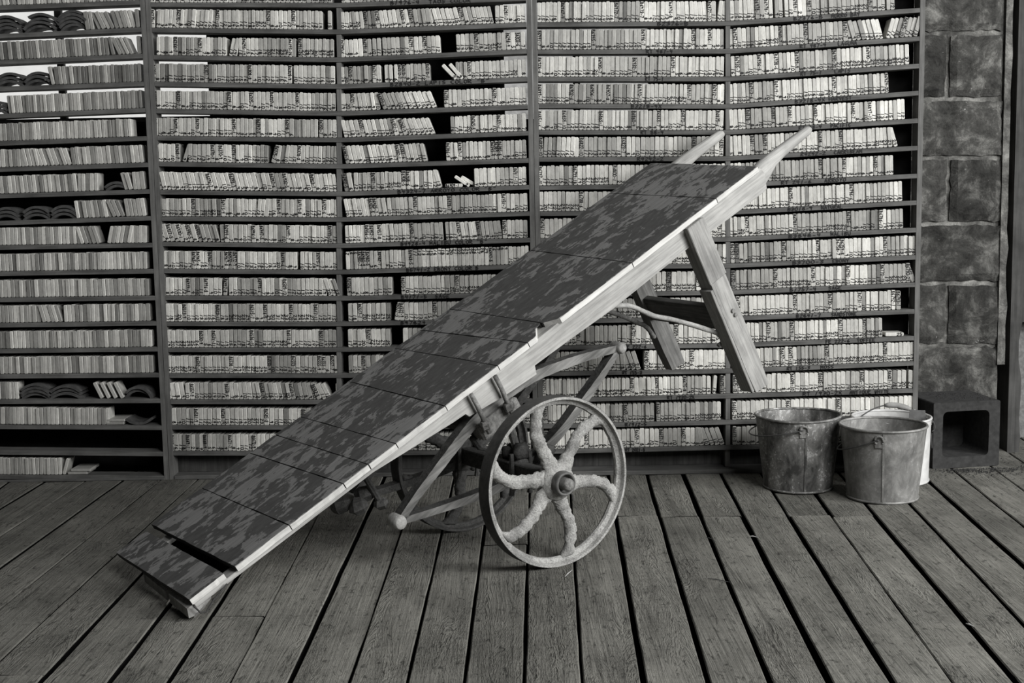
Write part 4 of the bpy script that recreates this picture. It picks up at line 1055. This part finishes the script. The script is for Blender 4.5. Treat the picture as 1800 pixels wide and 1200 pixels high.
tube(bm, smoothpts([e_ + Vector((.0, -.004, .016)), e_ + Vector((.012, -.006, -.004)), e_ + Vector((.014, -.006, -.022)), e_ + Vector((.004, -.006, -.034)), e_ + Vector((.006, -.006, -.085))], 5), .0019, 7)
done('hook_wire', bm, M['wire'], b3, True)
# the hollow block on the floor
fx0, fx1 = -.122, .122
cb = bmesh.new(); x0, x1, z0, z1 = fx0, fx1, .0008, .228
def rr(xa, xb, za, zb, r, n=5):
    o = []
    for cx, cz, s in ((xb - r, zb - r, 0), (xa + r, zb - r, 90), (xa + r, za + r, 180), (xb - r, za + r, 270)):
        for k in range(n + 1): a = R(s + 90 * k / n); o.append((cx + r * math.cos(a), cz + r * math.sin(a)))
    return o
xi0, xi1, zi0, zi1 = -.086, .084, .038, .196
out = rr(x0, x1, z0, z1, .006); inn = rr(xi0, xi1, zi0, zi1, .018); yb, yf = .195, .002
J = lambda p, y, s: (p[0] + .002 * noise.noise(Vector((p[0] * 40, p[1] * 40, s))), y, p[1])
sl = -.014
rings = [[J((p[0], p[1]), yf + .003, 1) for p in inn], [J(p, yf, 2) for p in out], [(p[0] - .004, yb, p[1] + (.006 if p[1] > .1 else 0)) for p in out], [(p[0], yb - .02, p[1]) for p in inn]]
R4 = [[cb.verts.new(q) for q in r] for r in rings]; nn = len(out)
for a, b in ((0, 1), (1, 2), (0, 3)):
    for i in range(nn): cb.faces.new((R4[a][i], R4[a][(i + 1) % nn], R4[b][(i + 1) % nn], R4[b][i]))
cb.faces.new(R4[3]); cb.faces.new(R4[2])
o = done('hollow_block', cb, M['hollow']); o.location = (1.470, -.012, 0); o.rotation_euler = (0, 0, R(9)); tag(o, 'dusty hollow concrete block on the floor against the pier', 'block')
# dirt and splinters
V, F = [], []
for k in range(700):
    x, y = rnd.gauss(1.50, .13), rnd.gauss(-.03, .05)
    if rnd.random() < .5: y = -.02 - abs(rnd.gauss(0, .05)); x = rnd.uniform(1.36, 1.75)
    if y > -.035 and x < 1.62: y = -.035 - rnd.random() * .06
    if y > .19: continue
    s = rnd.uniform(.0008, .0042); b = len(V); a = rnd.random() * 6
    for q in range(3): V.append((x + s * math.cos(a + q * 2.1), y + s * math.sin(a + q * 2.1), .0012))
    V.append((x, y, .0012 + s * .8)); F += [(b, b + 1, b + 3), (b + 1, b + 2, b + 3), (b + 2, b, b + 3), (b, b + 2, b + 1)]
for k in range(160):
    x, y = rnd.uniform(1.37, 1.57), rnd.uniform(.02, .14); s = rnd.uniform(.001, .0035); b = len(V); a = rnd.random() * 6; z = .2285 + .036 * y
    for q in range(3): V.append((x + s * math.cos(a + q * 2.1), y + s * math.sin(a + q * 2.1), z))
    V.append((x, y, z + s * .8)); F += [(b, b + 1, b + 3), (b + 1, b + 2, b + 3), (b + 2, b, b + 3), (b, b + 2, b + 1)]
o = pyd('dirt', V, F, M['crumbs']); tag(o, 'loose dark dirt around the hollow block', 'dirt', kind='stuff')
def splinter(label, a, b, r, mat):
    p, q = floor_at(*a), floor_at(*b); bm = bmesh.new(); d = (q - p)
    tube(bm, [p + Vector((0, 0, r + .0012)), p + d * .4 + Vector((0, .002, r + .002)), q + Vector((0, 0, r + .0012))], [r * .5, r, r * .4], 6); o = done('wood_splinter', bm, mat); tag(o, label, 'splinter')
splinter('pale wood splinter on the plank beside a gap, right of the wheel', (1318, 944), (1332, 946), .0018, M['chalk'])
splinter('thin dark twig lying across a plank gap before the wheel', (1244, 1018), (1284, 1025), .0014, M['twig'])
splinter('short dark twig crossing the gap near the board ends', (1242, 946), (1254, 950), .0013, M['twig'])
splinter('curved straw on the plank under the near wheel', (993, 1015), (1006, 1003), .0012, M['chalk'])
splinter('pale chip caught in the wide gap near the lower right', (1698, 1098), (1711, 1103), .0020, M['chalk'])
